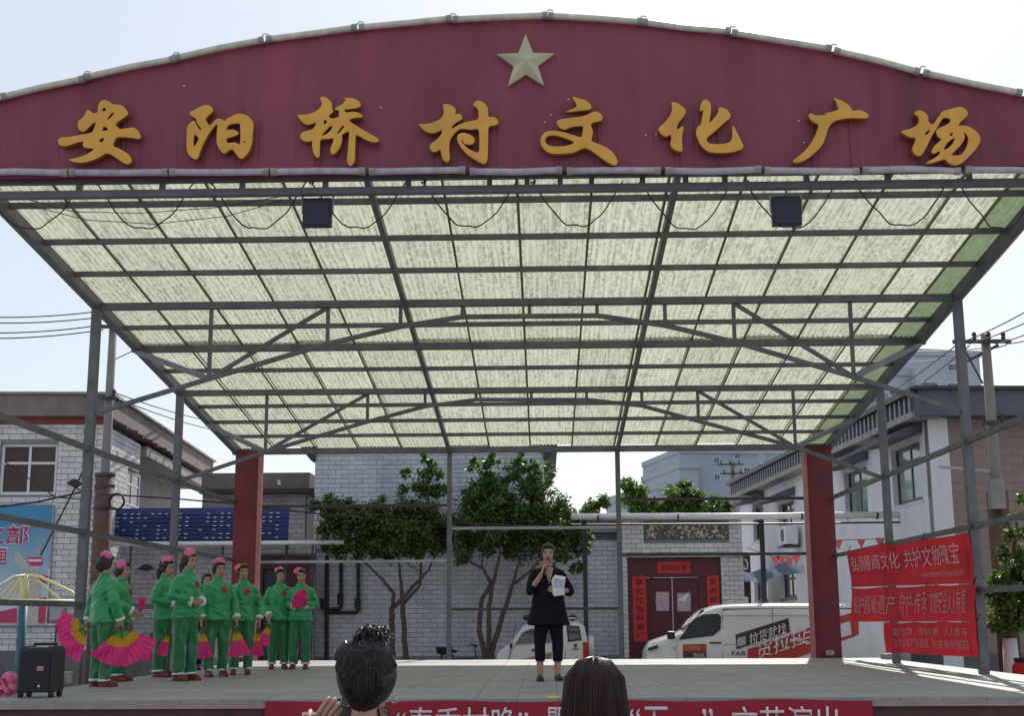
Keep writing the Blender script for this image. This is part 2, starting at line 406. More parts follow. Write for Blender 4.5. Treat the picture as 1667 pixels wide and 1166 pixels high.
# yellow tape mark at the front edge
p = G(900, 1132, ZS)
tag(MB().box(-.06,.06,-.03,.30,0,.003).build('tape_mark', mat('yellow_tape', (.7,.55,.03), .5)), 'small yellow tape mark stuck on the front edge of the stage', 'tape').location = (p.x, SY0+.05, ZS+.002)

# ================================================================ canopy
CX0, CX1 = -6.226, 5.722
D = [13.464, 17.840, 22.216, 26.592]
def zroof(Y): return CAM.z + 4.361 - .4859*(Y-D[1])/4.3758
can = thing('stage_canopy', 'large stage canopy of grey steel with translucent roof sheets and maroon name board', 'canopy', ((CX0+CX1)/2, D[0], 0))
co = Vector(can.location)
def cbar(name, a, b, wd, h=None, m=M_steel, par=None):
    par = par or can
    return MB().bar(Vector(a)-co, Vector(b)-co, wd, h).build(name, m, par)
for k, Y in enumerate(D):
    for sx, X in ((-1,CX0),(1,CX1)):
        if k == 3: continue
        cbar('post', (X, Y, 0), (X, Y, zroof(Y)-.06), .115)
        MB().cbox(Vector((X,Y,ZS*.0+.012))-co, (.26,.26,.02)).build('base_plate', M_steel_d, can)
# red rear columns with a slim pale pipe sleeve
for s, (xa, xb) in ((-1, (UX(386,D[3],800), UX(424,D[3],800))), (1, (UX(1316,D[3],900), UX(1358,D[3],900)))):
    c = MB().box(xa-co.x, xb-co.x, D[3]-.24-co.y, D[3]+.24-co.y, 0, zroof(D[3])-.03).build('red_column', M_red_col, can, bevel=.012)
    e = xb if s < 0 else xa
    MB().box(e-co.x+(.005 if s<0 else -.085), e-co.x+(.085 if s<0 else -.005), D[3]-.3-co.y, D[3]-.2-co.y, 0.2, zroof(D[3])-.16).build('corner_strip', mat('faded_pink_strip',(.42,.17,.16),.6,0,.2,4), can)
    MB().cbox(((xa+xb)/2-co.x, D[3]-.32-co.y, ZS+.06), (.16,.12,.1)).build('footing_bracket', M_concrete, can, bevel=.02)
# trusses across the bays
T1 = [(160,675),(340,617),(533,560),(652,532),(753,516),(862,515),(972,514),(1083,530),(1196,557),(1390,614),(1566,672)]
T2 = [(290,785),(432,736),(598,687),(692,662),(775,651),(865,651),(955,651),(1045,661),(1137,686),(1295,728),(1440,780)]
for Y, T in ((D[1],T1),(D[2],T2)):
    zt = zroof(Y)-.05; P = [U(x, y, Y) for x, y in T]
    P[0].x = CX0; P[-1].x = CX1
    tr = cbar('truss', (CX0,Y,zt), (CX1,Y,zt), .10, .095)
    for i in range(len(P)-1):
        MB().bar(P[i]-co, P[i+1]-co, .06).build('lower_chord', M_steel, tr)
    for i in range(1, len(P)-1):
        MB().bar(Vector((P[i].x,Y,zt-.06))-co, P[i]-co+Vector((0,0,.03)), .05).build('web_bar', M_steel, tr)
    for a, b in ((1,2),(9,8)):
        MB().bar(P[a]-co, Vector((P[b].x+(-.02 if a<b else .02),Y+.003,zt-.05))-co, .052).build('web_bar', M_steel, tr)
    for i, sx, X in ((1,-1,CX0),(9,1,CX1)):
        Y2 = Y+1.9; MB().bar(P[i]-co, Vector((X, Y2, zroof(Y2)-.1))-co, .07).build('corner_brace', M_steel, tr)
# rear beam, purlins, edge rafters
cbar('rear_beam', (CX0-.1,D[3],zroof(D[3])-.03), (CX1+.1,D[3],zroof(D[3])-.03), .1, .12)
for k in range(12):
    Y = D[0]+k*(D[3]-D[0])/12
    if k in (4, 8): continue
    cbar('purlin', (CX0-.12,Y,zroof(Y)+.012), (CX1+.12,Y,zroof(Y)+.012), .055, .066, M_steel if k < 4 else M_steel)
YL = 20.03
cbar('purlin', (CX0-.12,YL-.18,zroof(YL)), (CX1+.12,YL-.18,zroof(YL)), .07, .1)
ra, rb = D[0]-.12, D[3]+.3
for X in (CX0, CX1): cbar('edge_rafter', (X,ra,zroof(ra)-.02), (X,rb,zroof(rb)-.02), .12, .14)
xrp = [UX(732,D[3],740), UX(1005,D[3],740)]
for X in xrp:
    cbar('main_rafter', (X,ra,zroof(ra)-.075), (X,rb-.2,zroof(rb-.2)-.06), .065, .10)
    cbar('rear_post', (X,D[3],0), (X,D[3],zroof(D[3])-.1), .095)
# translucent sheets, two rows that overlap at YL
def sheet_mat():
    m = bpy.data.materials.new('translucent_roof_sheet'); m.use_nodes = True; n = m.node_tree; L = n.links.new; n.nodes.remove(n.nodes['Principled BSDF'])
    tc = n.nodes.new('ShaderNodeTexCoord'); oi = n.nodes.new('ShaderNodeObjectInfo')
    va = n.nodes.new('ShaderNodeVectorMath'); va.operation = 'ADD'; L(tc.outputs['Object'], va.inputs[0])
    cm = n.nodes.new('ShaderNodeCombineXYZ'); ml = n.nodes.new('ShaderNodeMath'); ml.operation = 'MULTIPLY'; ml.inputs[1].default_value = 37.0
    L(oi.outputs['Random'], ml.inputs[0]); L(ml.outputs[0], cm.inputs[0]); L(ml.outputs[0], cm.inputs[1]); L(cm.outputs[0], va.inputs[1])
    def nz(scale, st, det, p0, p1):
        mp = n.nodes.new('ShaderNodeMapping'); mp.inputs['Scale'].default_value = st; L(va.outputs[0], mp.inputs[0])
        t = n.nodes.new('ShaderNodeTexNoise'); t.inputs['Scale'].default_value = scale; t.inputs['Detail'].default_value = det; L(mp.outputs[0], t.inputs['Vector'])
        r = n.nodes.new('ShaderNodeMapRange'); r.inputs[1].default_value = p0; r.inputs[2].default_value = p1; L(t.outputs['Fac'], r.inputs[0]); return r.outputs[0]
    streak = nz(1.0, (34,1.3,1), 3, .36, .62)            # dirt lying in the valleys, broken along the sheet
    blot = nz(1.0, (22,9,1), 5, .40, .54)
    mul = n.nodes.new('ShaderNodeMath'); mul.operation = 'MULTIPLY'; L(streak, mul.inputs[0]); L(blot, mul.inputs[1])
    mx = n.nodes.new('ShaderNodeMix'); mx.data_type = 'RGBA'; mx.inputs[6].default_value = (.53,.55,.43,1); mx.inputs[7].default_value = (.30,.31,.235,1)
    L(mul.outputs[0], mx.inputs[0])
    hs = n.nodes.new('ShaderNodeHueSaturation'); mr = n.nodes.new('ShaderNodeMapRange'); mr.inputs[3].default_value = .93; mr.inputs[4].default_value = 1.05
    L(oi.outputs['Random'], mr.inputs[0]); L(mr.outputs[0], hs.inputs['Value']); L(mx.outputs[2], hs.inputs['Color'])
    tl = n.nodes.new('ShaderNodeBsdfTranslucent'); df = n.nodes.new('ShaderNodeBsdfDiffuse'); ms = n.nodes.new('ShaderNodeMixShader'); ms.inputs[0].default_value = .72
    L(hs.outputs[0], tl.inputs[0]); L(hs.outputs[0], df.inputs[0]); L(df.outputs[0], ms.inputs[1]); L(tl.outputs[0], ms.inputs[2]); L(ms.outputs[0], n.nodes['Material Output'].inputs[0])
    return m
M_sheet = sheet_mat()
M_sheet_g = mat('green_roof_sheet', (.20,.25,.15), .6, 0, .25, 6, trans=.6, stretch=(6,1,1))
lines = [UX(x, D[0]+2*(D[3]-D[0])/12, 388) for x in (160,272,385,500,622,735,846,958,1072,1185,1292,1401,1510,1590)]
edges = [CX0-.2] + [x for x in lines if CX0+.3 < x < CX1-.25] + [CX1+.2]
for row, (ya, yb) in enumerate(((ra-.02, YL+.12), (YL-.14, rb+.05))):
    for i in range(len(edges)-1):
        xa, xb = edges[i]-.016, edges[i+1]+.016
        nw = max(2, round((xb-xa)/.076)); ns = nw*6; vs = []; fs = []; lift = .062 + (.028 if i % 2 else 0) + (0 if row == 0 else .055)
        rows_ = 9
        jag = [random.uniform(-.05,.05) for _ in range(ns+1)]
        for j in range(rows_):
            for k in range(ns+1):
                x = xa+(xb-xa)*k/ns; y = ya+(yb-ya)*j/(rows_-1)
                if row == 0 and j == rows_-1: y += (.04 if (k//3) % 2 else -.03)+jag[k]*.5
                z = zroof(y)+lift+.011*math.sin(2*math.pi*nw*k/ns)+.006*math.sin(y*1.7+i)
                vs.append((x-co.x, y-co.y, z))
        for j in range(rows_-1):
            for k in range(ns): a = j*(ns+1)+k; fs.append((a, a+1, a+ns+2, a+ns+1))
        last = i == len(edges)-2
        o = MB().add(vs, fs).build('roof_sheet', M_sheet_g if last else M_sheet, can, smooth=True, fix=False)
        if last: o['label'] = 'darker green roof sheet at the right edge'
    for x in edges[1:-1]:
        pass
# sheet lap battens seen as thin dark lines from below
for x in edges[1:-1]:
    cbar('lap_strip', (x,ra+.1,zroof(ra+.1)+.043), (x,rb-.1,zroof(rb-.1)+.043), .026, .012, mat('brown_lap_strip',(.13,.125,.08),.7,0,.3,5))
# side and rear rails
ZR1, ZR2, ZR3 = CAM.z+2.313, CAM.z+1.172, 1.86
for X in (CX0, CX1):
    for z in (ZR1, ZR2): cbar('side_rail', (X,D[0]-.1,z), (X,D[3]-.2,z), .07)
cbar('side_rail', (CX0,D[0],ZR3), (CX0,D[2],ZR3), .07); cbar('side_rail', (CX1,D[0],1.98), (CX1,D[1],1.98), .075)
xc0, xc1 = UX(424,D[3],850), UX(1316,D[3],850)
for xa, xb, y, m in ((xc0,xrp[0],822,M_steel_d),(xc0,xrp[0],913,M_steel_l),(xrp[0],xrp[1],860,M_steel_l),(xrp[0],xrp[1],992,M_steel_d),(xrp[1],xc1,815,M_steel_d),(xrp[1],xc1,905,M_steel_d)):
    z = UZ(y, D[3]); cbar('rear_rail', (xa,D[3],z), (xb,D[3],z), .055, .055, m)

# name board: arched maroon sheet, frame below it, tubes, letters, star
FY = 13.20
ARCH = [(0,160),(140,127),(285,96),(430,66),(585,46),(735,33),(893,27),(1045,37),(1190,54),(1355,83),(1500,119),(1667,156)]
AP = [U(x, y, FY) for x, y in ARCH]
AP = [Vector((-6.75,FY,AP[0].z-(AP[0].x+6.75)*.29))] + AP + [Vector((6.45,FY,AP[-1].z-(6.45-AP[-1].x)*.29))]
def zarch(x):
    for a, b in zip(AP, AP[1:]):
        if a.x <= x <= b.x+1e-6: return a.z+(b.z-a.z)*(x-a.x)/(b.x-a.x)
    return AP[0].z
ZF0 = UZ(280, FY, 850)
vs = []; fs = []; x = AP[0].x; prof = []
while x < AP[-1].x:
    prof += [(x,0),(x+.165,0),(x+.175,.004),(x+.20,.004)]; x += .21
prof = [q for q in prof if q[0] <= AP[-1].x]
for i, (x, dy) in enumerate(prof):
    for j in range(5):
        t = j/4; vs.append((x-co.x, FY+dy-co.y, ZF0+(zarch(x)-ZF0)*t))
for i in range(len(prof)-1):
    for j in range(4): a = i*5+j; fs.append((a, a+5, a+6, a+1))
n0 = len(vs)
fas = MB().add(vs, fs)
fas.add([(v[0], v[1]+.06, v[2]) for v in vs], [tuple(reversed(f)) for f in fs])
fas = fas.build('name_board', M_fascia, can, fix=False)
for a, b in zip(AP, AP[1:]):
    MB().bar(a-co+Vector((0,.2,-.05)), b-co+Vector((0,.2,-.05)), .07).build('arch_frame', M_steel, can)
for x in [AP[0].x+.3+1.2*k for k in range(11)]:
    MB().bar(Vector((x,FY+.2,UZ(283,FY+.2)))-co, Vector((x,FY+.2,zarch(x)-.08))-co, .06).build('arch_stud', M_steel, can)
zb1, zb2 = UZ(287,FY+.2), UZ(308,FY+.2)
cbar('front_beam', (CX0-.5,FY+.2,zb1), (CX1+.6,FY+.2,zb1), .07, .045); cbar('front_beam', (CX0-.5,FY+.2,zb2), (CX1+.6,FY+.2,zb2), .09, .075)
for x in (-5,130,265,395,530,665,797,858,912,963,1046,1116,1180,1313,1445,1578):
    X = UX(x, FY+.2, 296); cbar('frame_stud', (X,FY+.2,zb2), (X,FY+.2,zb1), .055, .06)
# light tubes
jt = [(-75,178)]+ARCH+[(1745,178)]
random.seed(3)
def tube_run(pts, m, r, lift):
    for a, b in zip(pts, pts[1:]):
        d = (b-a).normalized(); g0 = random.uniform(.02,.06); droop = random.uniform(-.012,.012)
        mid = (a+b)/2 + Vector((0,0,droop))
        p0, p1 = a+d*g0+Vector((0,0,lift)), b-d*g0+Vector((0,0,lift+random.uniform(-.015,.015)))
        o = MB().tube([p0-co, mid-co+Vector((0,0,lift)), p1-co], r, 10).build('light_tube', m, fas, smooth=False)
        for q in (p0, p1): MB().tube([q-co-d*.03, q-co+d*.03], r*1.25, 8).build('tube_socket', mat('socket_grey',(.30,.29,.28),.5,0,.2,9), fas)
tube_run([U(x, y-2, FY-.05) for x, y in jt], M_tube, .034, .0)
tube_run([U(x, 281-x*.0028, FY-.05) for x in (-60,111,276,439,597,762,918,1080,1242,1400,1567,1735)], M_tube_g, .036, 0)
for x, y in ARCH[1:-1]:
    q = U(x, y-6, FY-.04); MB().tube([q-co+Vector((-.03,0,0)), q-co+Vector((0,-.01,.035)), q-co+Vector((.05,0,.03))], .007, 6).build('loose_clip', M_tube, fas)

# brush letters traced as outlines (zoomed pixels / 9.719 + offset)
LET = [
 (90,155,[[525,235,570,262,610,298,640,303,690,285,692,200,712,135,750,98,790,88,850,103,900,135,930,165,1000,160,1060,175,1115,210,1150,260,1168,305,1145,340,1080,385,1010,435,958,480,985,500,1010,525,1028,552,1100,545,1180,533,1240,525,1295,545,1340,595,1370,660,1360,695,1325,712,1240,690,1120,680,1040,675,985,685,960,720,918,810,980,840,1060,875,1130,920,1190,965,1222,1015,1222,1060,1200,1095,1165,1110,1110,1095,1050,1055,970,1000,900,955,830,930,770,960,700,1005,600,1045,500,1075,400,1088,300,1070,228,1045,240,1022,300,1022,400,995,500,955,580,910,645,860,560,855,490,850,455,820,448,785,465,755,475,742,400,755,300,785,200,820,120,822,75,795,58,745,75,705,120,680,200,682,320,660,450,635,560,615,605,595,630,540,665,435,610,460,560,510,500,570,460,600,420,585,385,545,368,490,375,430,420,395,465,355,495,300],
  [790,197,825,238,805,268,755,268,768,225],[962,273,925,335,880,385,828,405,860,350,905,300],[770,508,835,525,862,565,750,585,765,545],[795,685,765,770,690,735,735,700]]),
 (280,155,[[285,280,360,255,450,200,540,165,600,178,650,215,670,255,640,295,590,335,535,390,560,435,605,500,650,460,700,400,745,380,800,395,850,430,880,378,920,370,1000,320,1090,303,1180,325,1250,375,1290,430,1300,500,1290,600,1285,720,1260,840,1210,930,1150,1000,1105,1025,1060,990,1010,930,975,865,910,885,845,945,800,920,750,850,718,780,718,650,725,540,738,470,690,500,640,560,590,630,540,720,490,820,460,900,430,990,400,1035,340,1015,280,960,245,880,242,760,248,620,250,520,290,455,360,412,385,450,420,525,475,580,480,545,430,490,400,430,395,380,340,355,300,320],
  [372,618,400,665,435,695,430,720,395,790,362,830,352,790,355,700],[865,565,890,500,940,472,1088,452,1092,540,1098,700,1088,790,1065,795,1010,760,950,768,870,770,868,695,960,675,1070,635,1055,595,1000,565,940,560],[1130,735,1175,740,1165,778]]),
 (470,155,[[505,45,555,38,620,65,670,110,697,160,690,210,715,265,695,300,650,325,640,345,665,380,720,385,780,365,805,345,800,300,805,255,735,245,735,215,800,190,870,150,885,115,920,95,885,70,895,55,960,55,1040,65,1110,100,1148,150,1140,195,1090,220,1000,232,870,245,915,292,980,280,1060,278,1130,300,1180,340,1165,370,1080,370,1000,385,955,412,1000,450,1080,500,1180,565,1280,620,1380,675,1440,715,1430,745,1380,762,1300,750,1200,710,1120,660,1065,635,1060,760,1055,900,1052,1050,1020,1110,985,1138,950,1110,925,1040,940,950,950,820,958,700,965,575,910,605,845,640,855,690,845,760,820,840,770,910,705,960,670,920,668,860,690,800,715,740,718,690,640,705,505,708,500,800,498,900,495,1000,440,1000,400,920,380,840,378,780,385,735,290,755,235,735,195,690,195,640,225,600,290,580,370,560,420,520,445,440,380,470,310,487,250,465,195,410,160,360,148,322,200,325,300,320,400,290,480,240,530,180,530,130,510,90],
  [585,395,625,440,560,485,560,430],[690,495,700,515,665,580,600,635,520,668,560,610,620,550,660,505],[865,485,895,510,790,630,765,615,820,545]]),
 (670,155,[[500,155,550,150,620,165,680,210,705,260,690,325,730,305,780,315,805,360,795,405,730,435,670,475,630,530,650,545,700,510,760,475,850,445,950,420,1060,400,1065,330,1060,260,1040,215,985,180,980,145,1020,105,1070,100,1130,120,1180,165,1210,220,1215,290,1215,365,1280,358,1340,375,1375,420,1370,465,1330,490,1215,505,1215,620,1212,750,1210,880,1205,1000,1190,1070,1160,1105,1100,1090,1000,1030,900,970,820,890,760,810,725,720,722,670,745,630,800,610,870,615,950,650,1000,700,1000,755,960,795,890,800,840,785,820,760,820,720,805,725,800,760,840,810,900,860,980,905,1070,930,1078,800,1075,680,1065,540,980,560,900,558,780,540,720,580,660,640,610,720,598,800,600,900,608,1000,595,1060,565,1075,520,1055,485,1000,468,920,465,870,400,905,340,912,300,880,285,820,310,780,380,735,440,680,480,620,490,555,430,590,350,620,270,610,200,570,150,520,122,462,180,475,280,465,380,430,460,390,500,340,515,280,505,210]]),
 (865,155,[[400,435,425,405,500,390,650,370,800,350,900,320,960,285,1020,270,1080,295,1125,345,1125,390,1100,425,1030,435,935,462,950,520,975,590,960,660,945,740,1000,765,1100,800,1200,850,1280,910,1330,980,1365,1060,1355,1110,1320,1130,1250,1105,1150,1040,1040,960,940,890,855,845,780,870,680,920,560,940,420,945,300,940,220,890,160,820,138,740,160,660,210,605,290,575,400,578,520,600,640,640,795,690,810,600,825,500,720,505,620,520,560,550,520,565,450,535,415,490],
  [215,730,235,675,300,650,400,655,500,680,600,720,695,765,600,805,500,825,380,828,280,815,230,775],[648,32,700,50,800,75,880,105,930,155,952,210,930,240,850,255,700,270,530,288,600,255,690,215,722,180,700,130,665,85]]),
 (1060,155,[[315,125,360,125,440,155,510,205,545,260,535,310,490,375,430,450,395,525,420,560,460,520,500,505,515,525,490,620,480,720,490,820,490,890,470,910,400,895,330,855,298,800,305,740,320,700,300,630,260,665,220,672,150,630,110,560,120,520,190,470,250,400,300,330,325,260,325,180],
  [765,275,770,200,790,130,830,85,870,80,920,120,942,190,940,290,920,380,910,455,970,405,1030,330,1060,270,1060,205,1140,210,1210,255,1250,320,1245,375,1180,425,1100,495,1000,590,880,680,870,720,900,775,1000,790,1100,790,1200,775,1260,735,1280,660,1275,560,1285,490,1310,520,1370,640,1420,740,1455,810,1445,855,1390,885,1300,915,1150,930,1000,928,890,910,800,830,745,740,705,640,708,560,740,500,780,485,800,380,822,235,790,260]]),
 (1275,155,[[780,60,830,68,920,105,1010,155,1060,210,1085,270,1140,252,1220,252,1290,285,1345,330,1330,365,1290,385,1180,380,1050,375,900,395,790,425,730,490,690,570,660,680,630,760,570,850,480,935,390,1010,290,1065,200,1088,145,1075,145,1045,220,990,310,920,390,830,460,720,520,600,560,480,500,460,430,410,390,350,400,310,455,300,490,340,600,335,700,320,630,305,700,290,800,265,870,240,845,180,820,110]]),
 (1450,160,[[355,265,370,225,430,205,490,212,550,260,582,310,580,395,620,415,655,435,700,370,760,280,800,225,850,203,960,178,1085,145,1150,170,1200,225,1208,270,1170,320,1110,370,1040,450,1130,445,1220,460,1310,515,1380,580,1408,650,1385,740,1320,830,1240,920,1150,1010,1080,1060,1000,1080,930,1060,880,1015,840,972,760,1000,650,1035,520,1055,600,1005,700,950,775,880,740,845,700,885,660,892,625,865,660,790,720,725,800,665,750,640,715,590,700,545,715,505,800,465,880,430,920,395,942,352,880,325,840,320,800,340,760,410,710,495,660,570,610,660,560,770,500,880,455,930,400,920,350,880,325,810,345,760,375,700,382,640,300,635,220,600,148,550,165,525,250,515,340,480,400,445,435,390,430,320,395,280],
  [595,507,612,525,575,580,515,608,540,560],[965,548,970,580,955,610,905,612,930,575],[1003,632,985,700,930,780,850,832,818,825,850,760,910,690],[1130,550,1180,575,1215,640,1210,720,1170,820,1120,890,1060,922,925,918,1000,850,1080,770,1140,690,1160,620]])]
for (ox_, oy_, cs) in LET:
    c = bpy.data.curves.new('l', 'CURVE'); c.dimensions = '2D'; c.fill_mode = 'BOTH'; c.extrude = .03; c.bevel_depth = .006; c.bevel_resolution = 1; c.offset = -.004
    pc = U(ox_+80, oy_+60, FY-.07); k = 1/9.719
    for q in cs:
        sp = c.splines.new('POLY'); pts = [U(ox_+q[i]*k, oy_+q[i+1]*k, FY-.07)-pc for i in range(0, len(q), 2)]
        # corner-cutting once so the brush outline is round
        rp = []
        for i, a in enumerate(pts):
            b = pts[(i+1) % len(pts)]; rp += [a*.75+b*.25, a*.25+b*.75]
        sp.points.add(len(rp)-1); sp.use_cyclic_u = True
        for s_, v in zip(sp.points, rp): s_.co = (v.x, v.z, 0, 1)
    o = bpy.data.objects.new('l', c); COL.objects.link(o); me = eval_mesh(o, 'letter')
    for v in me.vertices: v.co = (v.co.x, -v.co.z, v.co.y)
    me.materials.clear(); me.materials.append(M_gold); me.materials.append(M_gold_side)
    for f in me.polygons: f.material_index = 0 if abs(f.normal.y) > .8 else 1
    o = bpy.data.objects.new('letter', me); COL.objects.link(o); o.parent = fas; o.location = pc-co
    for dx in (-.2,.2): MB().bar(pc-co+Vector((dx,.045,-.35)), pc-co+Vector((dx,.045,.3)), .012).build('letter_rail', M_fascia, fas)
for x, y in ((925,162),(897,187),(887,199),(1051,220),(1068,219),(1300,197),(1309,232),(620,175),(300,140)):
    q = U(x, y, FY); MB().tube([q-co+Vector((0,.002,0)), q-co+Vector((0,-.012,0))], .009, 8).build('fixing', M_tube, fas)
# star
sc_, ro, ri = U(856, 103, FY-.02), .325, .135
vs = [(0,-.11,0)]
for k in range(10):
    a = math.pi/2 + math.pi*k/5; r_ = ro if k % 2 == 0 else ri; vs.append((r_*math.cos(a), -.03, r_*math.sin(a)))
vs += [(x_*.98, .02, z_*.98) for (x_, y_, z_) in vs[1:]]
fs = [(0, 1+(k+1) % 10, 1+k) for k in range(10)] + [(1+k, 1+(k+1) % 10, 11+(k+1) % 10, 11+k) for k in range(10)]
o = MB().add(vs, fs).build('star', M_star, fas); o.location = sc_-co

# floodlights hung under the front beam
for cx_, cy_, lab in ((517,347,'dark box floodlight hanging under the left half of the name board'),(1280,345,'dark box floodlight hanging under the right half of the name board')):
    q = U(cx_, cy_, FY+.32)
    t = thing('floodlight', lab, 'floodlight', q, group='floodlights under the name board')
    h = MB().cbox((0,0,0), (.31,.10,.315)).build('housing', M_flood, t, bevel=.012)
    MB().cbox((0,-.056,0), (.27,.006,.275)).build('back_plate', M_flood, t)
    br = MB(); br.bar((-.165,0,.0),(-.165,0,.2),.014,.03); br.bar((.165,0,.0),(.165,0,.2),.014,.03); br.bar((-.165,0,.2),(.165,0,.2),.03,.014); br.bar((0,-.05,.2),(0,-.05,.27),.02)
    br.build('bracket', M_steel_l, t)
    MB().tube([(0,.06,.2),(.02,.09,.05),(.1,.08,-.08),(.12,.05,-.1)], .006, 6).build('power_lead', M_cable, t)
# swags of black cable
random.seed(5)
sw = [(-30,137,372),(158,318,372),(345,500,372),(508,662,371),(690,842,369),(868,1014,368),(1045,1192,373),(1214,1362,371),(1392,1543,367),(1562,1690,372)]
names = ['at the far left under the roof','second from the left','third from the left','passing behind the left floodlight','left of the roof centre','at the roof centre','right of the roof centre','passing behind the right floodlight','right of the right floodlight','at the far right under the roof']
for (xa, xb, yb), nm in zip(sw, names):
    a, b, lo = U(xa, 298, FY+.26), U(xb, 298, FY+.26), U((xa+xb)/2, yb, FY+.26)
    dz = a.z-lo.z; pts = []
    for k in range(25):
        t = k/24*2-1; pts.append(Vector(((a.x+b.x)/2+(b.x-a.x)/2*(t*.82+.18*t**5), FY+.26+.03*math.sin(k), lo.z+dz*abs(t)**2.6+random.uniform(-.004,.004))))
    t = thing('hanging_cable', 'looped black cable under the name board, '+nm, 'cable', a, group='cable loops under the name board')
    MB().tube([p_-a for p_ in pts], .008, 6).build('cable', M_cable, t, smooth=True)
    kn = MB()
    for s_ in range(3): kn.tube([Vector((-.02+.02*s_,-.01,.05-.03*s_)), Vector((.03-.01*s_,-.02,.02)), Vector((.0,-.01,-.03+.02*s_)), Vector((-.03,0,.01))], .006, 5)
    kn.build('tied_knot', M_cable, t)
w1 = MB(); 
for (pts_) in ([(20,318),(120,345),(230,347),(350,338),(470,318)],[(30,330),(140,358),(250,365),(370,352),(460,326)]):
    w1 = MB().tube([U(x, y, FY+.5) for x, y in pts_], .005, 5)
    base = U(*pts_[0], FY+.5); o = MB().tube([U(x, y, FY+.5)-base for x, y in pts_], .005, 5).build('thin_wire', M_cable); o.location = base
    tag(o, 'thin sagging wire under the roof at the left, ' + ('upper of two' if pts_[0][1] == 318 else 'lower of two'), 'wire', 'thin wires under the roof')

# stage-front banner (only its top shows)
bx0, bx1 = UX(432,SY0-.05,1150), UX(1420,SY0-.05,1150)
bt = thing('stage_front_banner', 'long crimson banner with pale characters hung along the stage front', 'banner', ((bx0+bx1)/2, SY0-.06, .182))
bw2 = (bx1-bx0)/2
def bf(x, z): return .012*math.sin(x*3.1+.5*z)+.006*math.sin(x*9+z*4)
vs = []; fs = []; nx, nz = 120, 8
for j in range(nz+1):
    for i in range(nx+1):
        x = -bw2+2*bw2*i/nx; z = .70*j/nz + (.008*math.sin(x*4) if j == nz else 0); vs.append((x, bf(x,z), z))
for j in range(nz):
    for i in range(nx): a = j*(nx+1)+i; fs.append((a,a+1,a+nx+2,a+nx+1))
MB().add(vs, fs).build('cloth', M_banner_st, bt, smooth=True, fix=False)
for body, xa, xb in (('安阳桥村',492,634),('“春季村晚”',645,860),('暨',890,925),('“五一”',1025,1160),('文艺演出',1190,1365)):
    xa, xb = UX(xa,SY0-.06,1160)-bt.location.x, UX(xb,SY0-.06,1160)-bt.location.x
    text_mesh(body, xb-xa, .30, 'lettering', M_letter_w, bt, ((xa+xb)/2,-.012,UZ(1152,SY0-.06)-.15-.182), depth=.003, bold=.006, fn=lambda x, z, c=(xa+xb)/2: bf(x+c, .3))

# ================================================================ buildings behind and beside the stage
random.seed(11)
M_glass_br = mat('curtained_glass', (.075,.05,.05), .35, 0, .2, 2, spec=.25)
# ---- left two-storey brick building
YA, RA = 30.0, R(4)
pc = Vector((UX(163, YA, 800), YA, 0))
A = thing('brick_building', 'white painted brick building with brown parapet and white windows, left of the stage', 'building', pc, RA)
def zA(y, px=80): return UZ(y, YA, px)
nA = Vector((-math.sin(RA), math.cos(RA), 0))
def lA(px, py):                            # pixel -> local x, z on the front face
    q = UPL(px, py, pc, nA)-pc; return q.dot(Vector((math.cos(RA), math.sin(RA), 0))), q.z
zt, zp = lA(80,691)[1], lA(80,645)[1]
xw0, zw1 = lA(2,722); xw1, zw0 = lA(90,806)
WL = -5.2
w = wall_panel('front_wall', WL, 0, 0, zt, .25, M_mortar, A, [(xw0,xw1,zw0,zw1)])
brick_face(w, WL, 0, 1.0, zt, .293, .118, .014, M_brick, [(xw0,xw1,zw0,zw1)])
MB().box(WL, .012, -.03, .1, 0, .995).build('plinth', M_plinth, A)
window(A, xw0+.002, xw1-.002, zw0+.002, zw1-.002, .08, M_frame_w, M_glass_br, 2, [zw0+(zw1-zw0)*.62], .07)
MB().box(WL, .03, -.06, .3, zt, zt+.16).build('red_band', M_redtrim, A)
MB().box(WL, .18, -.25, 13.2, zt+.16, zp).build('parapet', M_parapet, A)
MB().box(WL, .26, -.33, 13.3, zp, zp+.05).build('coping', M_concrete, A)
nAs = Vector((math.cos(RA), math.sin(RA), 0))
def lAs(px, py): q = UPL(px, py, pc, nAs)-pc; return q.dot(nA), q.z
a0, b1 = lAs(208,762); a1, b0 = lAs(231,830); 
SL = 3.7
w = wall_panel('side_wall', 0, SL, 0, zt, .25, M_mortar, A, [(a0,a1,b0,b1)], (0,0,0), math.pi/2)
brick_face(w, .0, SL, 1.0, zt, .293, .118, .014, M_brick, [(a0,a1,b0,b1)], limit=200)
window(A, a0+.002, a1-.002, b0+.002, b1-.002, .08, M_frame_w, M_glass, 2, [b0+(b1-b0)*.62], .06, loc=(0,0,0), rz=math.pi/2)
MB().box(-5, -.9, SL, 13, 0, zt+.1).build('rear_wing', mat('grey_render', (.30,.29,.30), .85, 0, .15, 2), A)
MB().box(-.9, .1, SL+.3, 13, zt-.25, zt).build('soffit', M_concrete, A)
for k in range(9): MB().cbox((.2+.05*(k%2), 1.2+.85*k, zt+.1), (.1,.12,.08)).build('gutter_bracket', M_rust, A)
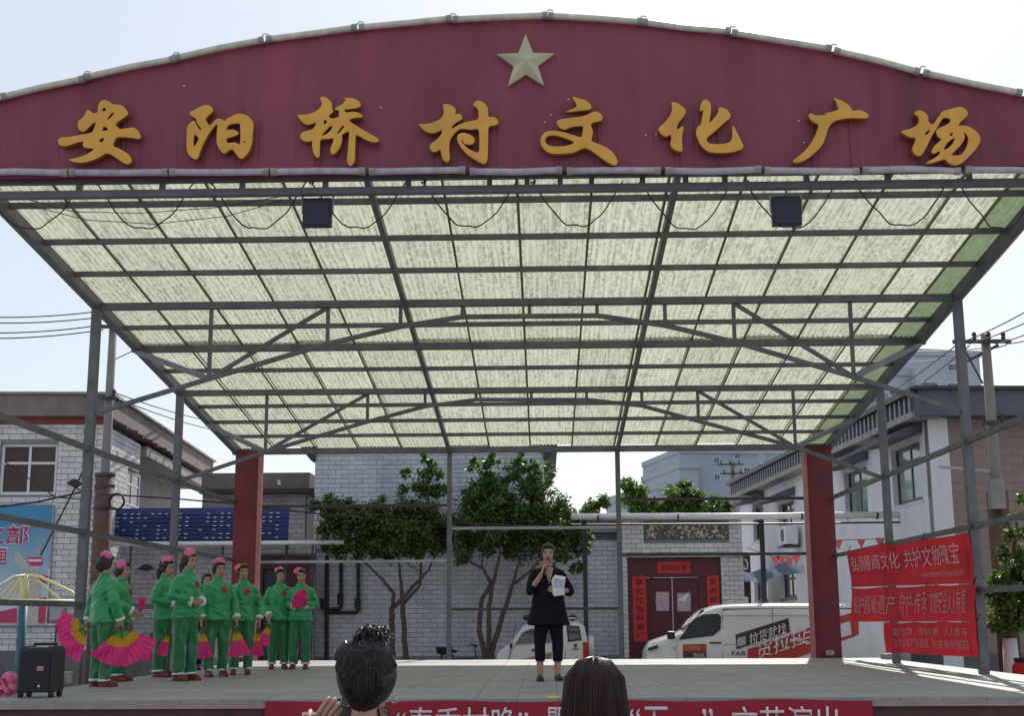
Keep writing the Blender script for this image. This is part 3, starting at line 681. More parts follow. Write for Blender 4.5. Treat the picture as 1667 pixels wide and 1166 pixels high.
# ---- low building behind
B = thing('low_building', 'low brick outbuilding with brown parapet behind the left red column', 'building', (UX(498,36,800), 36, 0))
z1, z2 = UZ(805,36,450), UZ(771,36,450); xl = UX(330,36,800)-B.location.x
w = wall_panel('front_wall', xl, 0, 0, z1, .25, M_mortar, B)
brick_face(w, xl, 0, 2.6, z1, .26, .11, .014, M_brick_w, limit=120)
MB().box(xl, .12, -.15, 3, z1+.12, z2).build('parapet', M_parapet, B); MB().box(xl, .3, -.4, 3, z1, z1+.12).build('eave', mat('dark_eave',(.06,.05,.05),.8), B)
MB().box(-.04,.0+.002, .26, 4, 0, z1).build('side_wall', M_brick, B)
q = U(456,787,36)-Vector(B.location); MB().cbox((q.x,-.16,q.z),(.09,.02,.13)).build('light_spot', M_paper_w, B)  # white block painted in for the light spot of a small hole
# ---- courtyard wall under the blue roof, with door
YC = 32.2
C = thing('courtyard_wall', 'grey brick courtyard wall with dark red doorway behind the dancers', 'wall', (UX(512,YC,950), YC, 0))
def lx(o, px, Y, py=950): return UX(px, Y, py)-o.location.x
xl, dx0, dx1, dz = lx(C,150,YC), lx(C,420,YC), lx(C,510,YC), UZ(906,YC,460); zt = UZ(878,YC,460)
w = wall_panel('wall', xl, 0, 0, zt, .25, M_mortar, C, [(dx0,dx1,0,dz)])
brick_face(w, xl, 0, .75, zt, .285, .105, .013, M_brick_w, [(dx0,dx1,0,dz)], limit=300)
MB().box(dx0-.05,dx1+.02,-.06,.1,dz-.30,dz+.02).build('lintel', mat('dark_maroon',(.06,.015,.02),.6,0,.2,3), C)
MB().box(dx1-.14,dx1-.003,-.03,.2,0,dz-.3).build('door_jamb', M_door_red, C); MB().box(dx0+.003,dx0+.12,-.03,.2,0,dz-.3).build('door_jamb', M_door_red, C)
mid = (dx0+dx1)/2+.08
MB().box(dx0+.12,mid,.1,.15,0,dz-.3).build('door_leaf', mat('dark_teal_door',(.02,.035,.04),.5,0,.2,3), C)
dl = MB().box(mid+.01,dx1-.14,.08,.13,0,dz-.3).build('door_leaf', M_door_red, C)
pr = MB().box(mid+.25,dx1-.16,.066,.072,1.75,dz-.4).build('red_poster', M_paper_red, C)
text_mesh('福', .26, .36, 'lettering', M_goldink, pr, ((mid+dx1)/2+.05,.064,2.2), depth=.003)
# blue roof: rows of pressed sheet sloping to the street
Bl = thing('blue_roof', 'bright blue ribbed sheet metal lean-to roof above the courtyard door', 'roof', (UX(325,32,860), 31.4, UZ(884,31.4,325)))
xa, xb = UX(174,32,860)-Bl.location.x, UX(477,32,860)-Bl.location.x; zh = UZ(831,31.5,325)-Bl.location.z
nr = 8
for k in range(nr):
    t0, t1 = k/nr, (k+1)/nr; vs = []; fs = []; ns = 120
    for i in range(ns+1):
        x = xa+(xb-xa)*i/ns; wv = .012*math.sin(i*math.pi/2.5)
        for t, e in ((t0,.05),(t0+.001,.0),(t1,.0)):
            vs.append((x, .14*t - (.05 if e else 0), zh*t + (.03 if t == t1 else 0) + (.0 if e else .03)))
    for i in range(ns):
        for j in range(2): a = i*3+j; fs.append((a,a+3,a+4,a+1))
    MB().add(vs, fs).build('roof_sheet', M_blueroof, Bl, fix=False)
    hl = MB()
    for i in range(26):
        if random.random() < .45: continue
        x = xa+.1+(xb-xa-.2)*i/26; hl.cbox((x, .14*t0-.054, zh*t0+.012), (.07,.006,.018))
    o = hl.build('fixing_cap', M_frame_w, Bl); o['kind'] = 'stuff'
for x in (xa+.1, -.9, 1.1, xb-.1): MB().bar((x,.08,-.04),(x,.25,zh-.05),.05).build('rafter', M_steel_d, Bl)
for x in (xa+.1, xb-.1): MB().bar((x,.4,zh*.38),(x,.4,-Bl.location.z),.06).build('support_post', M_steel_d, Bl)
o = thing('gas_pipe', 'pale horizontal gas pipe running below the blue roof', 'pipe', (UX(165,31,885), 31.0, UZ(885,31,330)))
x1 = UX(560,31,882)-o.location.x
MB().tube([(0,0,0),(x1*.5,0,-.01),(x1,0,.0)], .055, 10).build('pipe', M_pipe_w, o, smooth=True)
for t in (.12,.5,.87): MB().bar((x1*t,.06,.04),(x1*t,.06,-o.location.z),.05).build('pipe_post', M_steel_d, o)
# ---- central house gable
YH = 33.0
H = thing('gable_house', 'tall bluish white brick house wall behind the two trees', 'house', (UX(698,YH,850), YH, 0))
xl, xr, zt = lx(H,512,YH,800), lx(H,886,YH,800), UZ(722,YH,700)
w = wall_panel('gable_wall', xl, xr, 0, zt, .25, M_mortar, H)
brick_face(w, xl, xr, .75, zt, .333, .103, .012, M_brick_b, limit=300)
MB().box(xl+.02, xr-.02, .27, 7, 0, zt).build('house_body', M_plaster, H)
rf = MB()
for s_, xe in ((-1,xl),(1,xr)):
    rf = MB().prism([(xe+s_*-.02,zt-.42),(xe+s_*.10,zt-.42),(xe+s_*.34,zt-.12),(xe+s_*.34,zt+.02),(xe+s_*-.02,zt+.02)], -.12, 7).build('eave', mat('dark_tile_eave',(.055,.055,.06),.8,0,.2,5), H)
MB().prism([(xl-.34,zt+.02),(xr+.34,zt+.02),(xr+.1,zt+.35),(xl-.1,zt+.35)], -.14, 7.05).build('roof', M_dkgrey, H)
# drain pipes on the wall
dp = thing('drain_pipes', 'black U-shaped waste pipes fixed to the white brick wall', 'pipe', (UX(555,YH-.08,960), YH-.09, 0))
def q(px, py): v = U(px, py, YH-.09); return (v.x-dp.location.x, 0, v.z)
MB().tube([q(532,905), q(532,1079), (q(532,1079)[0],0,.0)], .05, 8).build('standing_pipe', M_black, dp)
MB().tube([q(555,905), q(555,988), q(553,992), q(537,992)], .045, 8).build('bent_pipe', M_black, dp); MB().tube([q(583,905), q(583,994), q(580,998), q(535,998)], .045, 8).build('bent_pipe', M_black, dp)
for x, y in ((527,984),(554,976),(582,984)):
    a = q(x, y-9); b = q(x, y+9); MB().tube([a, b], .075, 8).build('coupling', M_black, dp)
# ---- low wall between house and gate
LW = thing('low_wall', 'low grey brick wall with tiled coping between house and red gate', 'wall', (UX(948,YH,950), YH+.02, 0))
xl, xr, zt = lx(LW,887,YH), lx(LW,1013,YH), UZ(880,YH,950)
w = wall_panel('wall', xl, xr, 0, zt, .24, M_mortar, LW)
brick_face(w, xl, xr, .75, zt, .30, .103, .012, M_brick_b, limit=200)
for y0, y1, pr_, m in ((880,868,.02,M_dkgrey),(868,852,.12,M_concrete),(852,838,.22,M_dkgrey)):
    MB().box(xl, xr, -pr_, .3, UZ(y0,YH,950)+.002, UZ(y1,YH,950)).build('coping_course', m, LW)
# ---- gatehouse
YG = 32.6
Gt = thing('gatehouse', 'white brick gatehouse with dark red double gate and red paper couplets', 'gatehouse', (UX(1095,YG,980), YG, 0))
def zg(y): return UZ(y, YG, 1100)
xl, xr = lx(Gt,1014,YG), lx(Gt,1211,YG); gx0, gx1, gz = lx(Gt,1022,YG), lx(Gt,1174,YG), zg(908); zt = zg(846)
w = wall_panel('wall', xl, xr, 0, zt, .3, M_mortar, Gt, [(gx0,gx1,0,gz)])
px0, px1, pz0, pz1 = lx(Gt,1048,YG,865), lx(Gt,1186,YG,865), zg(880), zg(851)
brick_face(w, xl, xr, .7, zt, .222, .101, .013, M_brick, [(gx0,gx1,0,gz+.08),(px0,px1,pz0,pz1)], limit=300)
MB().box(gx0-.03,gx1+.5,-.06,.1,gz,gz+.075).build('lintel', M_concrete, Gt)
MB().box(xl-.1, xr+.05, -.2, .5, zt, zt+.08).build('coping', M_concrete, Gt)
pn = MB().box(px0,px1,-.012,.02,pz0,pz1).build('mosaic_panel', M_tile, Gt)
tmsh = MB().box(-.03,.03,-.012,0,-.03,.03).mesh('mosaic_piece'); tmsh.materials.append(M_tile_b)
for k in range(110):
    o = bpy.data.objects.new('mosaic_piece', tmsh); COL.objects.link(o); o.parent = pn
    o.location = (random.uniform(px0+.05,px1-.05), -.013-.0004*(k%9), random.uniform(pz0+.05,pz1-.05)); o.rotation_euler = (0,random.uniform(0,3),0); s_ = random.uniform(.5,1.25); o.scale = (s_,1,s_*random.uniform(.6,1))
fr = MB(); fr.box(gx0+.002,gx0+.16,.06,.2,0,gz-.002); fr.box(gx1-.16,gx1-.002,.06,.2,0,gz-.002); fr.box(gx0+.16,gx1-.16,.062,.2,zg(940),gz-.002)
fr.build('gate_frame', M_door_red, Gt)
lx0, lx1 = lx(Gt,1052,YG), lx(Gt,1138,YG); mid = (lx0+lx1)/2
MB().box(gx0+.16,lx0,.09,.19,0,zg(940)-.002).build('fixed_panel', M_door_red, Gt); MB().box(lx1,gx1-.16,.09,.19,0,zg(940)-.002).build('fixed_panel', M_door_red, Gt)
for a, b in ((lx0,mid-.006),(mid+.006,lx1)):
    lf = MB().box(a+.004,b-.004,.13,.18,0,zg(941)).build('gate_leaf', M_door_red, Gt)
    MB().box(a+.12,b-.12,.115,.13,.3,1.0).build('raised_panel', M_door_red, lf); MB().box(a+.12,b-.12,.118,.13,1.15,zg(955)).build('raised_panel', M_door_red, lf)
def paper(px0_, px1_, py0, py1, body, vert, m, yy=.054, ink=M_ink):
    a, b, c, d = lx(Gt,px0_,YG), lx(Gt,px1_,YG), zg(py1), zg(py0)
    vs = []; n_ = 6
    pgn = [(a,c)]+[(a+random.uniform(-.012,.012), c+(d-c)*k/n_) for k in range(1,n_)]+[(a,d),(b,d)]+[(b+random.uniform(-.012,.012), d+(c-d)*k/n_) for k in range(1,n_)]+[(b,c)]
    pp = MB().prism(pgn[::-1], yy-.004, yy).build('paper_strip', m, Gt)
    if body:
        if vert:
            for k, ch in enumerate(body):
                h = (d-c)/(len(body)+.3); text_mesh(ch, (b-a)*.55, h*.68, 'lettering', ink, pp, ((a+b)/2, yy-.006, d-h*(k+.65)), depth=.002)
        else: text_mesh(body, (b-a)*.78, (d-c)*.5, 'lettering', ink, pp, ((a+b)/2, yy-.006, (c+d)/2), depth=.002)
paper(1071,1125,915,934,'吉祥如意',False,M_paper_red); paper(1030,1052,938,1045,'银蛇吐宝财源广',True,M_paper_red); paper(1151,1171,938,1045,'金龙献瑞福寿长',True,M_paper_red)
paper(1068,1089,964,995,'',False,M_paper_p,.112); paper(1102,1124,966,996,'',False,M_paper_p,.112)
a = lx(Gt,1102,YG); MB().prism([(a,zg(978)),(a+.30,zg(964)),(a+.20,zg(980))], .09, .1).build('torn_paper', M_paper_w, Gt)
# ---- alley shop and its sign
sh = thing('shop_front', 'small shop with white numerals on a dark sign down the alley', 'shop', (UX(1197,41,950), 41, 0))
a, b = lx(sh,1176,41), lx(sh,1222,41)
MB().box(a,b,0,3,0,UZ(900,41,1197)).build('shop_wall', mat('shop_brown',(.16,.12,.11),.8,0,.2,3), sh)
MB().box(a,b,-.1,-.01,UZ(940,41,1197),UZ(905,41,1197)).build('sign_board', mat('sign_black',(.05,.05,.055),.6), sh)
MB().box(a,b,-.5,-.1,UZ(942,41,1197)-.06,UZ(942,41,1197)).build('awning_edge', M_paper_w, sh)
text_mesh('JL 20', .72, .45, 'lettering', M_letter_w2, sh, ((a+b)/2,-.105,UZ(923,41,1197)), depth=.02)
MB().box(a+.35,b-.05,-.05,-.01,.2,UZ(948,41,1197)).build('door', M_door_red, sh)
MB().box(b-.3,b-.1,-.08,-.052,2.0,2.25).build('notice', M_paper_w, sh); MB().box(a+.02,a+.2,-.05,-.01,.2,UZ(948,41,1197)).build('door_frame', M_frame_w, sh)
tr = thing('bare_trunk', 'slim bare grey tree trunk standing in the alley by the shop', 'tree', (UX(1200,35,950), 35, 0))
def q35(px, py): v = U(px,py,35); return v-Vector(tr.location)
MB().tube([(0,0,0), q35(1199,985), q35(1200,950), q35(1202,932)], [.13,.12,.10,.09], 8).build('trunk', mat('grey_bark',(.14,.125,.12),.9,0,.3,9,.4), tr, smooth=True)
for e in ((1192,918),(1212,912),(1204,905)): MB().tube([q35(1202,934), q35((1202+e[0])/2,926), q35(*e)], [.07,.05,.03], 6).build('branch', mat('grey_bark',()), tr, smooth=True)
# ---- right building, turned a little
RR = R(3.4); pr0 = Vector((UX(1515,28,760), 28, 0)); exr = Vector((math.cos(RR), math.sin(RR), 0)); eyr = Vector((-math.sin(RR), math.cos(RR), 0))
Rb = thing('white_building', 'white two-storey building with slate parapet and brown end wall, right of the stage', 'building', pr0, RR)
def lF(px, py): v = UPL(px, py, pr0, eyr)-pr0; return v.dot(exr), v.z
def lS(px, py): v = UPL(px, py, pr0, exr)-pr0; return v.dot(eyr), v.z
zt, zp = lF(1530,682)[1], lF(1530,641)[1]; FL = 9.0; SLn = lS(1206,850)[0]
w = wall_panel('end_wall', 0, FL, 0, zt, .25, mat('brown_mortar',(.23,.17,.145),.9,0,.1,6), Rb)
brick_face(w, .42, FL, .9, zt, .52, .19, .005, M_plaster_br, limit=150, name='facing_tile', proud=.006)
MB().box(-.006,.41,-.03,-.001,.0,zt).build('white_pilaster', M_plaster, Rb)
MB().box(.412,FL,-.04,.0,0,.88).build('plinth', M_plinth, Rb)
MB().box(-.35,FL,-.5,.4,zt,zp).build('front_parapet', M_dkgrey, Rb); MB().box(-.45,FL,-.6,.5,zp,zp+.07).build('coping', M_steel_d, Rb)
# side wall faces -x: local x of the panel runs from far to near
holes = []
for (a, b, c, d) in ((1452,1500,724,820),(1375,1412,764,838),(1268,1293,818,868),(1226,1243,822,880),(1228,1250,938,979),(1271,1296,930,974)):
    y1, _ = lS(a, (c+d)/2); y0, _ = lS(b, (c+d)/2); zc1, zc0 = lS((a+b)/2, c)[1], lS((a+b)/2, d)[1]; holes.append((-y1,-y0,zc0,zc1))
w = wall_panel('side_wall', -SLn, -.0, 0, zt, .25, M_plaster, Rb, holes, (0,0,0), -math.pi/2)
MB().box(-SLn,0,-.03,-.001,0,.9).build('side_plinth', M_plinth, Rb).rotation_euler = (0,0,-math.pi/2)
for i, (a, b, c, d) in enumerate(holes):
    window(Rb, a+.003, b-.003, c+.003, d-.003, .12, M_frame_d, M_glass_l if i < 2 else M_glass, 2, [c+(d-c)*.72], .09, mat('tan_sill',(.33,.28,.20),.8,0,.15,5), rz=-math.pi/2)
    if i < 4:
        o = MB().prism([(-.02,d+.12),(-.75,d-.02),(-.75,d+.06),(-.02,d+.38)], a-.25, b+.25).build('awning', M_dkgrey, Rb)
        for v in o.data.vertices: v.co = (v.co.x, -v.co.y, v.co.z)
        o.data.flip_normals()
sp = MB().box(-SLn,.3,-.36,.2,zt+.12,zp-.06).build('side_parapet', M_dkgrey, Rb); sp.rotation_euler = (0,0,-math.pi/2)
MB().box(-SLn,.45,-.5,.2,zp-.06,zp+.06).build('side_coping', M_steel_d, Rb).rotation_euler = (0,0,-math.pi/2)
MB().box(-SLn,.3,-.42,.2,zt-.02,zt+.12).build('side_fascia', M_concrete, Rb).rotation_euler = (0,0,-math.pi/2)
rm = MB().box(-.05,.05,-.05,0,zt+.125,zp-.07).mesh('rib'); rm.materials.append(M_ribmetal); k = 0; x = .1
while x > -SLn+.2:
    o = bpy.data.objects.new('rib', rm); COL.objects.link(o); o.parent = sp; o.location = (x,-.361,0); x -= .32
MB().box(.3,FL,.3,SLn,zt-.1,zt).build('flat_roof', M_concrete, Rb)
MB().box(FL-.25,FL,.26,SLn,0,zt-.1).build('far_wall', M_plaster, Rb); MB().box(.26,FL-.26,SLn-.25,SLn,0,zt-.1).build('back_wall', M_plaster, Rb)
yac, zac = lS(1300,872)
ac = MB().cbox((-.3,yac,zac),(.36,.85,.55)).build('air_conditioner', M_paper_w, Rb, bevel=.02)
MB().tube([(-.485,yac,zac),(-.495,yac,zac)], .2, 20).build('fan_grille', M_dkgrey, ac); MB().cbox((-.3,yac,zac-.33),(.5,.7,.05)).build('wall_bracket', M_steel_d, Rb)
# ---- distant blocks of flats
def tower(name, lab, Y, boxes, wins):
    x = UX(boxes[0][0], Y, 700); t = thing(name, lab, 'building', (x, Y, 0), R(12))
    wl = None
    for i, (a, b, top, dep) in enumerate(boxes):
        xa, xb, z = UX(a,Y,700)-x, UX(b,Y,700)-x, UZ(top,Y,(a+b)/2)
        o = MB().box(xa,xb,dep,dep+12,0,z).build('wall', M_high, t); wl = wl or o
        MB().box(xa-.1,xb+.1,dep-.2,dep+12.1,z,z+.5).build('roof_edge', M_high, t)
    for (px, py, wpx, hpx, dep) in wins:
        v = U(px, py, Y); ww, hh = wpx*Y/F_PX, hpx*Y/F_PX; cx_ = v.x-x
        wn = MB().box(cx_-ww/2-.12,cx_+ww/2+.12,dep-.08,dep-.002,v.z-hh/2-.12,v.z+hh/2+.12).build('window', mat('tower_frame',(.52,.55,.6),.7), t)
        for s_ in (-1,1): MB().box(cx_+(0.04 if s_>0 else -ww/2),cx_+(ww/2 if s_>0 else -.04),dep-.12,dep-.082,v.z-hh/2,v.z+hh/2).build('pane', M_high_d, wn)
tower('apartment_block', 'pale blue-grey block of flats rising above the right building', 105,
      [(1392,1470,650,0),(1450,1530,612,-1),(1485,1600,582,-2),(1520,1596,560,3)],
      [(1503,632,26,12,-2.0),(1545,632,22,12,-2.0),(1503,675,26,12,-2.0),(1425,690,14,12,0),(1452,640,18,10,-1),(1480,640,14,10,-1),(1440,665,12,10,0),(1545,600,20,10,-2),(1400,712,10,14,0),(1572,660,16,12,-2)])
tower('grey_block', 'plain grey distant block with tiny windows behind the gatehouse', 120, [(1105,1240,737,0),(1098,1130,765,-1)],
      [(1169,748,8,9,0),(1170,776,8,9,0),(1222,765,10,10,0),(1222,800,10,10,0),(1205,740,8,9,0)])
tower('far_roof_house', 'low distant grey roof peeping over the green vines', 80, [(1066,1110,797,0)], [(1090,812,10,6,0)])
for i, (a, b, top, m_) in enumerate(((1225,1320,742,0),)):
    tower('far_terrace', 'pale distant terrace with rooftop tanks seen under the canopy edge', 130, [(1185,1310,738,0),(1215,1240,733,-1)], [(1230,762,12,10,-1),(1262,758,14,10,0),(1290,758,12,10,0)])
# ---- raised gas pipe on the right, with post and bunting
gp = thing('gas_pipe', 'pale horizontal gas pipe on a black post above the van', 'pipe', (UX(1240,30.2,840), 30.2, UZ(841,30.2,1240)))
x0, x1 = lx(gp,930,30.2,840), lx(gp,1605,30.2,845)
MB().tube([(x0,0,.02),(0,0,0),(x1,0,.02)], .075, 12).build('pipe', M_pipe_w, gp, smooth=True)
MB().tube([(x0,0,-.16),(0,0,-.17),(x1,0,-.15)], .022, 8).build('lower_pipe', M_steel_d, gp)
for x in (0, x0+.3, x1-.4): MB().bar((x,.09,.02),(x,.09,-gp.location.z),.10).build('post', M_black, gp)
for x in (x0+.6, -1.9, .9, 2.6): MB().tube([(x-.02,0,0),(x+.02,0,0)], .085, 12).build('clamp', M_steel_d, gp)
bu = thing('bunting', 'string of small pink and red pennants by the right red column', 'bunting', U(1250,905,29.6))
pts = [U(x,y,29.6)-Vector(bu.location) for x, y in ((1215,892),(1262,908),(1300,905),(1360,880),(1440,878))]
MB().tube(pts, .008, 5).build('string', M_cable, bu)
for x, y in ((1262,912),(1272,912),(1285,914),(1296,910),(1365,886),(1402,884),(1432,882)):
    v = U(x,y,29.6)-Vector(bu.location); s_ = .10
    MB().prism([(v.x-s_,v.z+.08),(v.x,v.z-.14),(v.x+s_,v.z+.08)], -.012, -.006).build('pennant', mat('pink_pennant',(.62,.12,.12),.7), bu)
tp = thing('blue_tarpaulin', 'sagging pale blue tarpaulin edge above the alley window', 'tarpaulin', U(1235,935,31))
vs = []; fs = []
for i in range(13):
    for j in range(4):
        v = U(1212+ i*8.5, 941-i*1.2+4*math.sin(i*.6), 31)-Vector(tp.location); vs.append((v.x, .12*j+.02*math.sin(i*2+j), v.z-.1+.09*j+.03*math.sin(i*1.3+j)))
for i in range(12):
    for j in range(3): a = i*4+j; fs.append((a,a+4,a+5,a+1))
MB().add(vs, fs).build('sheet', mat('pale_blue_tarp',(.10,.13,.20),.8,0,.15,4), tp, smooth=True, fix=False)

# ---- propaganda board on the left building
nq = UPL(40, 900, pc, nA)-nA*.09
pb = thing('poster_board', 'blue sky poster with red characters and a carved white column on the left building', 'poster', (nq.x, nq.y, 0), RA)
def lP(px, py):
    v = UPL(px, py, nq, nA)-Vector((nq.x,nq.y,0)); return v.dot(Vector((math.cos(RA),math.sin(RA),0))), v.z
x1, z1 = lP(86,822); _, z0 = lP(86,1016); x0 = x1-3.2
def grad_mat():
    m = bpy.data.materials.new('printed_sky'); m.use_nodes = True; n = m.node_tree; b = n.nodes['Principled BSDF']; L = n.links.new
    tc = n.nodes.new('ShaderNodeTexCoord'); se = n.nodes.new('ShaderNodeSeparateXYZ'); mr = n.nodes.new('ShaderNodeMapRange'); mr.inputs[1].default_value = z0; mr.inputs[2].default_value = z1
    ns = n.nodes.new('ShaderNodeTexNoise'); ns.inputs['Scale'].default_value = 1.3; L(tc.outputs['Object'], ns.inputs[0])
    L(tc.outputs['Object'], se.inputs[0]); L(se.outputs[2], mr.inputs[0]); r = n.nodes.new('ShaderNodeValToRGB')
    ad = n.nodes.new('ShaderNodeMath'); ad.operation = 'MULTIPLY_ADD'; ad.inputs[1].default_value = .3; L(ns.outputs['Fac'], ad.inputs[0]); L(mr.outputs[0], ad.inputs[2])
    e = r.color_ramp.elements; e[0].position = .3; e[0].color = (.55,.62,.70,1); e[1].position = 1.1; e[1].color = (.05,.25,.45,1)
    L(ad.outputs[0], r.inputs[0]); L(r.outputs[0], b.inputs['Base Color']); b.inputs['Roughness'].default_value = .5; return m
MB().box(x0,x1,0,.04,z0,z1).build('panel', grad_mat(), pb)
MB().box(x0-.03,x1+.03,-.005,.05,z0-.05,z0).build('frame_bottom', M_steel_l, pb); MB().box(x1,x1+.03,-.005,.05,z0,z1).build('frame_side', M_steel_l, pb)
M_pr = mat('printed_red',(.50,.04,.12),.6); M_pst = mat('printed_stone',(.50,.47,.43),.7,0,.2,10); M_pwh = mat('printed_white',(.75,.74,.76),.6)
def ptxt(body, a, b, c, d, bold=.008):
    (xa, zb_), (xb, za) = lP(a, c), lP(b, d)
    text_mesh(body, xb-xa+.05, zb_-za+.05, 'lettering_outline', M_pwh, pb, ((xa+xb)/2,-.002,(za+zb_)/2), depth=.002, bold=bold+.012)
    text_mesh(body, xb-xa, zb_-za, 'lettering', M_pr, pb, ((xa+xb)/2,-.005,(za+zb_)/2), depth=.002, bold=bold)
ptxt('党支部',-70,46,856,886); ptxt('这里',-28,11,892,920)
def pl(poly, m, y): MB().prism([lP(*p_) for p_ in poly], y-.002, y).build('printed_shape', m, pb)
pl([(45,955),(66,955),(66,1015),(42,1015)], M_pst, -.004); pl([(50,913),(63,913),(65,955),(48,955)], M_pst, -.006)
pl([(46,908),(68,907),(70,918),(64,922),(50,922),(46,916)], M_pr, -.009); pl([(47,911),(68,911),(68,915),(47,915)], M_pwh, -.012)
pl([(25,900),(32,899),(38,908),(45,918),(50,932),(38,932),(32,922),(24,916)], M_pst, -.004)
pl([(62,937),(82,938),(82,950),(62,950)], M_pr, -.008); pl([(64,975),(78,972),(78,1015),(62,1015)], M_pr, -.008)
pl([(-60,1015),(28,1015),(28,990),(0,996),(-60,994)], M_pr, -.005)
pl([(58,897),(63,893),(65,900),(61,902)], M_pst, -.006)
# meter box and white conduit beside the poster
mb_ = thing('meter_box', 'small grey meter box with white conduit under the poster edge', 'meter box', pc+nA*-.05+exr*0, RA)
v = lA(96,1000); MB().cbox((v[0],-.06,v[1]),(.32,.12,.30)).build('box', M_steel_l, mb_, bevel=.01)
MB().tube([(v[0]-.25,-.03,v[1]+1.0),(v[0]-.25,-.03,v[1]-.2),(v[0]-.2,-.03,v[1]-.24),(v[0]+.1,-.03,v[1]-.24)], .025, 8).build('conduit', M_pipe_w, mb_)
MB().tube([(v[0]-.02,-.03,v[1]-.2),(v[0]-.02,-.03,.1)], .02, 8).build('lower_conduit', M_steel_d, mb_)
# solar lamp
sl = thing('solar_lamp', 'small solar lamp panel on a thin arm beside the left post', 'lamp', U(140,755,29.2))
v = U(125,789,29.2)-Vector(sl.location); v2 = U(66,905,29.2)-Vector(sl.location)
o = MB().cbox((0,0,0),(.34,.3,.04)).build('panel', M_black, sl, bevel=.006); o.location = v; o.rotation_euler = (R(25),R(28),0)
MB().tube([(0,0,0), v, v2], .02, 6).build('arm', M_steel_d, sl)

# ---- utility poles and wires
def pole(lab, px, py, Y, top, arms, r0=.125, r1=.08, m=M_bark_p):
    x = UX(px, Y, py); zt = UZ(top, Y, px); t = thing('utility_pole', lab, 'utility pole', (x, Y, 0), group='utility poles')
    MB().tube([(0,0,0),(0,0,zt*.5),(0,0,zt)], [r0,(r0+r1)/2,r1], 12).build('pole', m, t, smooth=True)
    for (a, b, y, th) in arms:
        z = UZ(y, Y, px); xa, xb = UX(a,Y,y)-x, UX(b,Y,y)-x
        am = MB().bar((xa,-.12,z),(xb,-.12,z),.07).build('crossarm', M_steel_d, t)
        for k in range(th):
            xx = xa+(xb-xa)*(k+.5)/th if th > 1 else xb-.05
            MB().rings([(xx,-.12,z+.03,.02,.02),(xx,-.12,z+.07,.05,.05),(xx,-.12,z+.10,.03,.03),(xx,-.12,z+.13,.05,.05),(xx,-.12,z+.18,.03,.03)], 8).build('insulator', M_steel_d, am)
    return t, zt
t, zt = pole('tall round utility pole beside the left front post', 172, 760, 27, 516, [(165,190,534,1),(168,192,650,1)])
MB().tube([(0,0,0),(0,0,UZ(775,27,172))], .19, 12).build('steel_sleeve', M_rust, t, smooth=True)
for y in (776,795,830): z = UZ(y,27,172); MB().tube([(0,0,z),(0,0,z+.06)], .21, 12).build('band', M_steel_d, t)
z = UZ(648,27,172); MB().tube([(.1,-.15,z),(.24,-.2,z-.08)], .04, 8).build('camera_head', M_black, t)
v = U(189,817,26.7); ring = thing('cable_coil', 'black coil of cable hung on the left utility pole', 'cable', v)
MB().tube([Vector((.16*math.cos(a*math.pi/12), 0, .16*math.sin(a*math.pi/12))) for a in range(25)], .022, 6, cap=False).build('coil', M_cable, ring, smooth=True)
MB().tube([Vector((.15*math.cos(a*math.pi/12)+.01, .03, .15*math.sin(a*math.pi/12))) for a in range(25)], .02, 6, cap=False).build('coil', M_cable, ring, smooth=True)
t2, zt2 = pole('tall utility pole with crossarms above the right banners', 1613, 670, 25, 545, [(1548,1642,558,4),(1592,1632,690,1)], .14, .085)
x0 = t2.location.x
MB().bar(U(1575,588,25)-Vector(t2.location), U(1625,562,25)-Vector(t2.location), .05).build('brace', M_steel_d, t2); MB().bar(U(1568,565,25)-Vector(t2.location), U(1600,625,25)-Vector(t2.location), .03).build('brace', M_steel_d, t2)
MB().bar(U(1528,760,25)-Vector(t2.location), U(1612,768,25)-Vector(t2.location), .05).build('side_arm', M_steel_l, t2)
MB().tube([(0,0,0),(0,0,UZ(800,25,1613))], .2, 12).build('steel_sleeve', M_rust, t2, smooth=True)
MB().cbox(U(1622,805,24.7)-Vector(t2.location), (.26,.2,.55)).build('junction_box', M_concrete, t2)
pole('distant utility pole with double crossarm behind the gatehouse', 1194, 790, 62, 752, [(1166,1210,757,3),(1172,1212,772,3)], .16, .12)
def wire(lab, pts, r=.011, sag=.0):
    P = [U(*p_) for p_ in pts]
    if len(P) == 2 and sag: P = [P[0].lerp(P[1], k/12)+Vector((0,0,-sag*4*(k/12)*(1-k/12))) for k in range(13)]
    b = P[0].copy(); o = MB().tube([p_-b for p_ in P], r, 5).build('overhead_wire', M_cable); o.location = b; tag(o, lab, 'wire', 'overhead wires')
ordn = ['topmost','second','third','lowest']
for k, (ya, yb) in enumerate(((514,506),(523,516),(540,529),(549,537))):
    wire(f'{ordn[k]} of the four overhead wires running off the left side', [(-40,ya+2,26),(168,yb,27)], .013, .06)
for k, (xa, ya, xb, yb) in enumerate(((1560,560,1720,478),(1578,560,1720,500),(1620,560,1720,520),(1638,560,1720,535))):
    wire(f'{ordn[k]} of the overhead wires leaving the right pole to the right', [(xa,ya,25),(xb,yb,20)], .012, .05)
for k, (xa, ya, xb, yb) in enumerate(((1560,560,1385,668),(1578,563,1392,690),(1620,565,1400,560),(1638,562,1440,586))):
    wire(f'{ordn[k]} of the overhead wires from the right pole towards the canopy', [(xa,ya,25),(xb,yb,60)], .014, .2)
wire('upper faint wire behind the left roof corner', [(188,640,27),(400,690,60)], .018, .2); wire('lower faint wire behind the left roof corner', [(188,648,27),(400,705,60)], .018, .2)
wire('thick black cable swung across the poster to the left post', [(-20,828,20),(60,818,20),(140,800,20)], .016)
wire('loose white cable drooping across the left window', [(8,752,24),(90,810,24),(140,814,24)], .012)
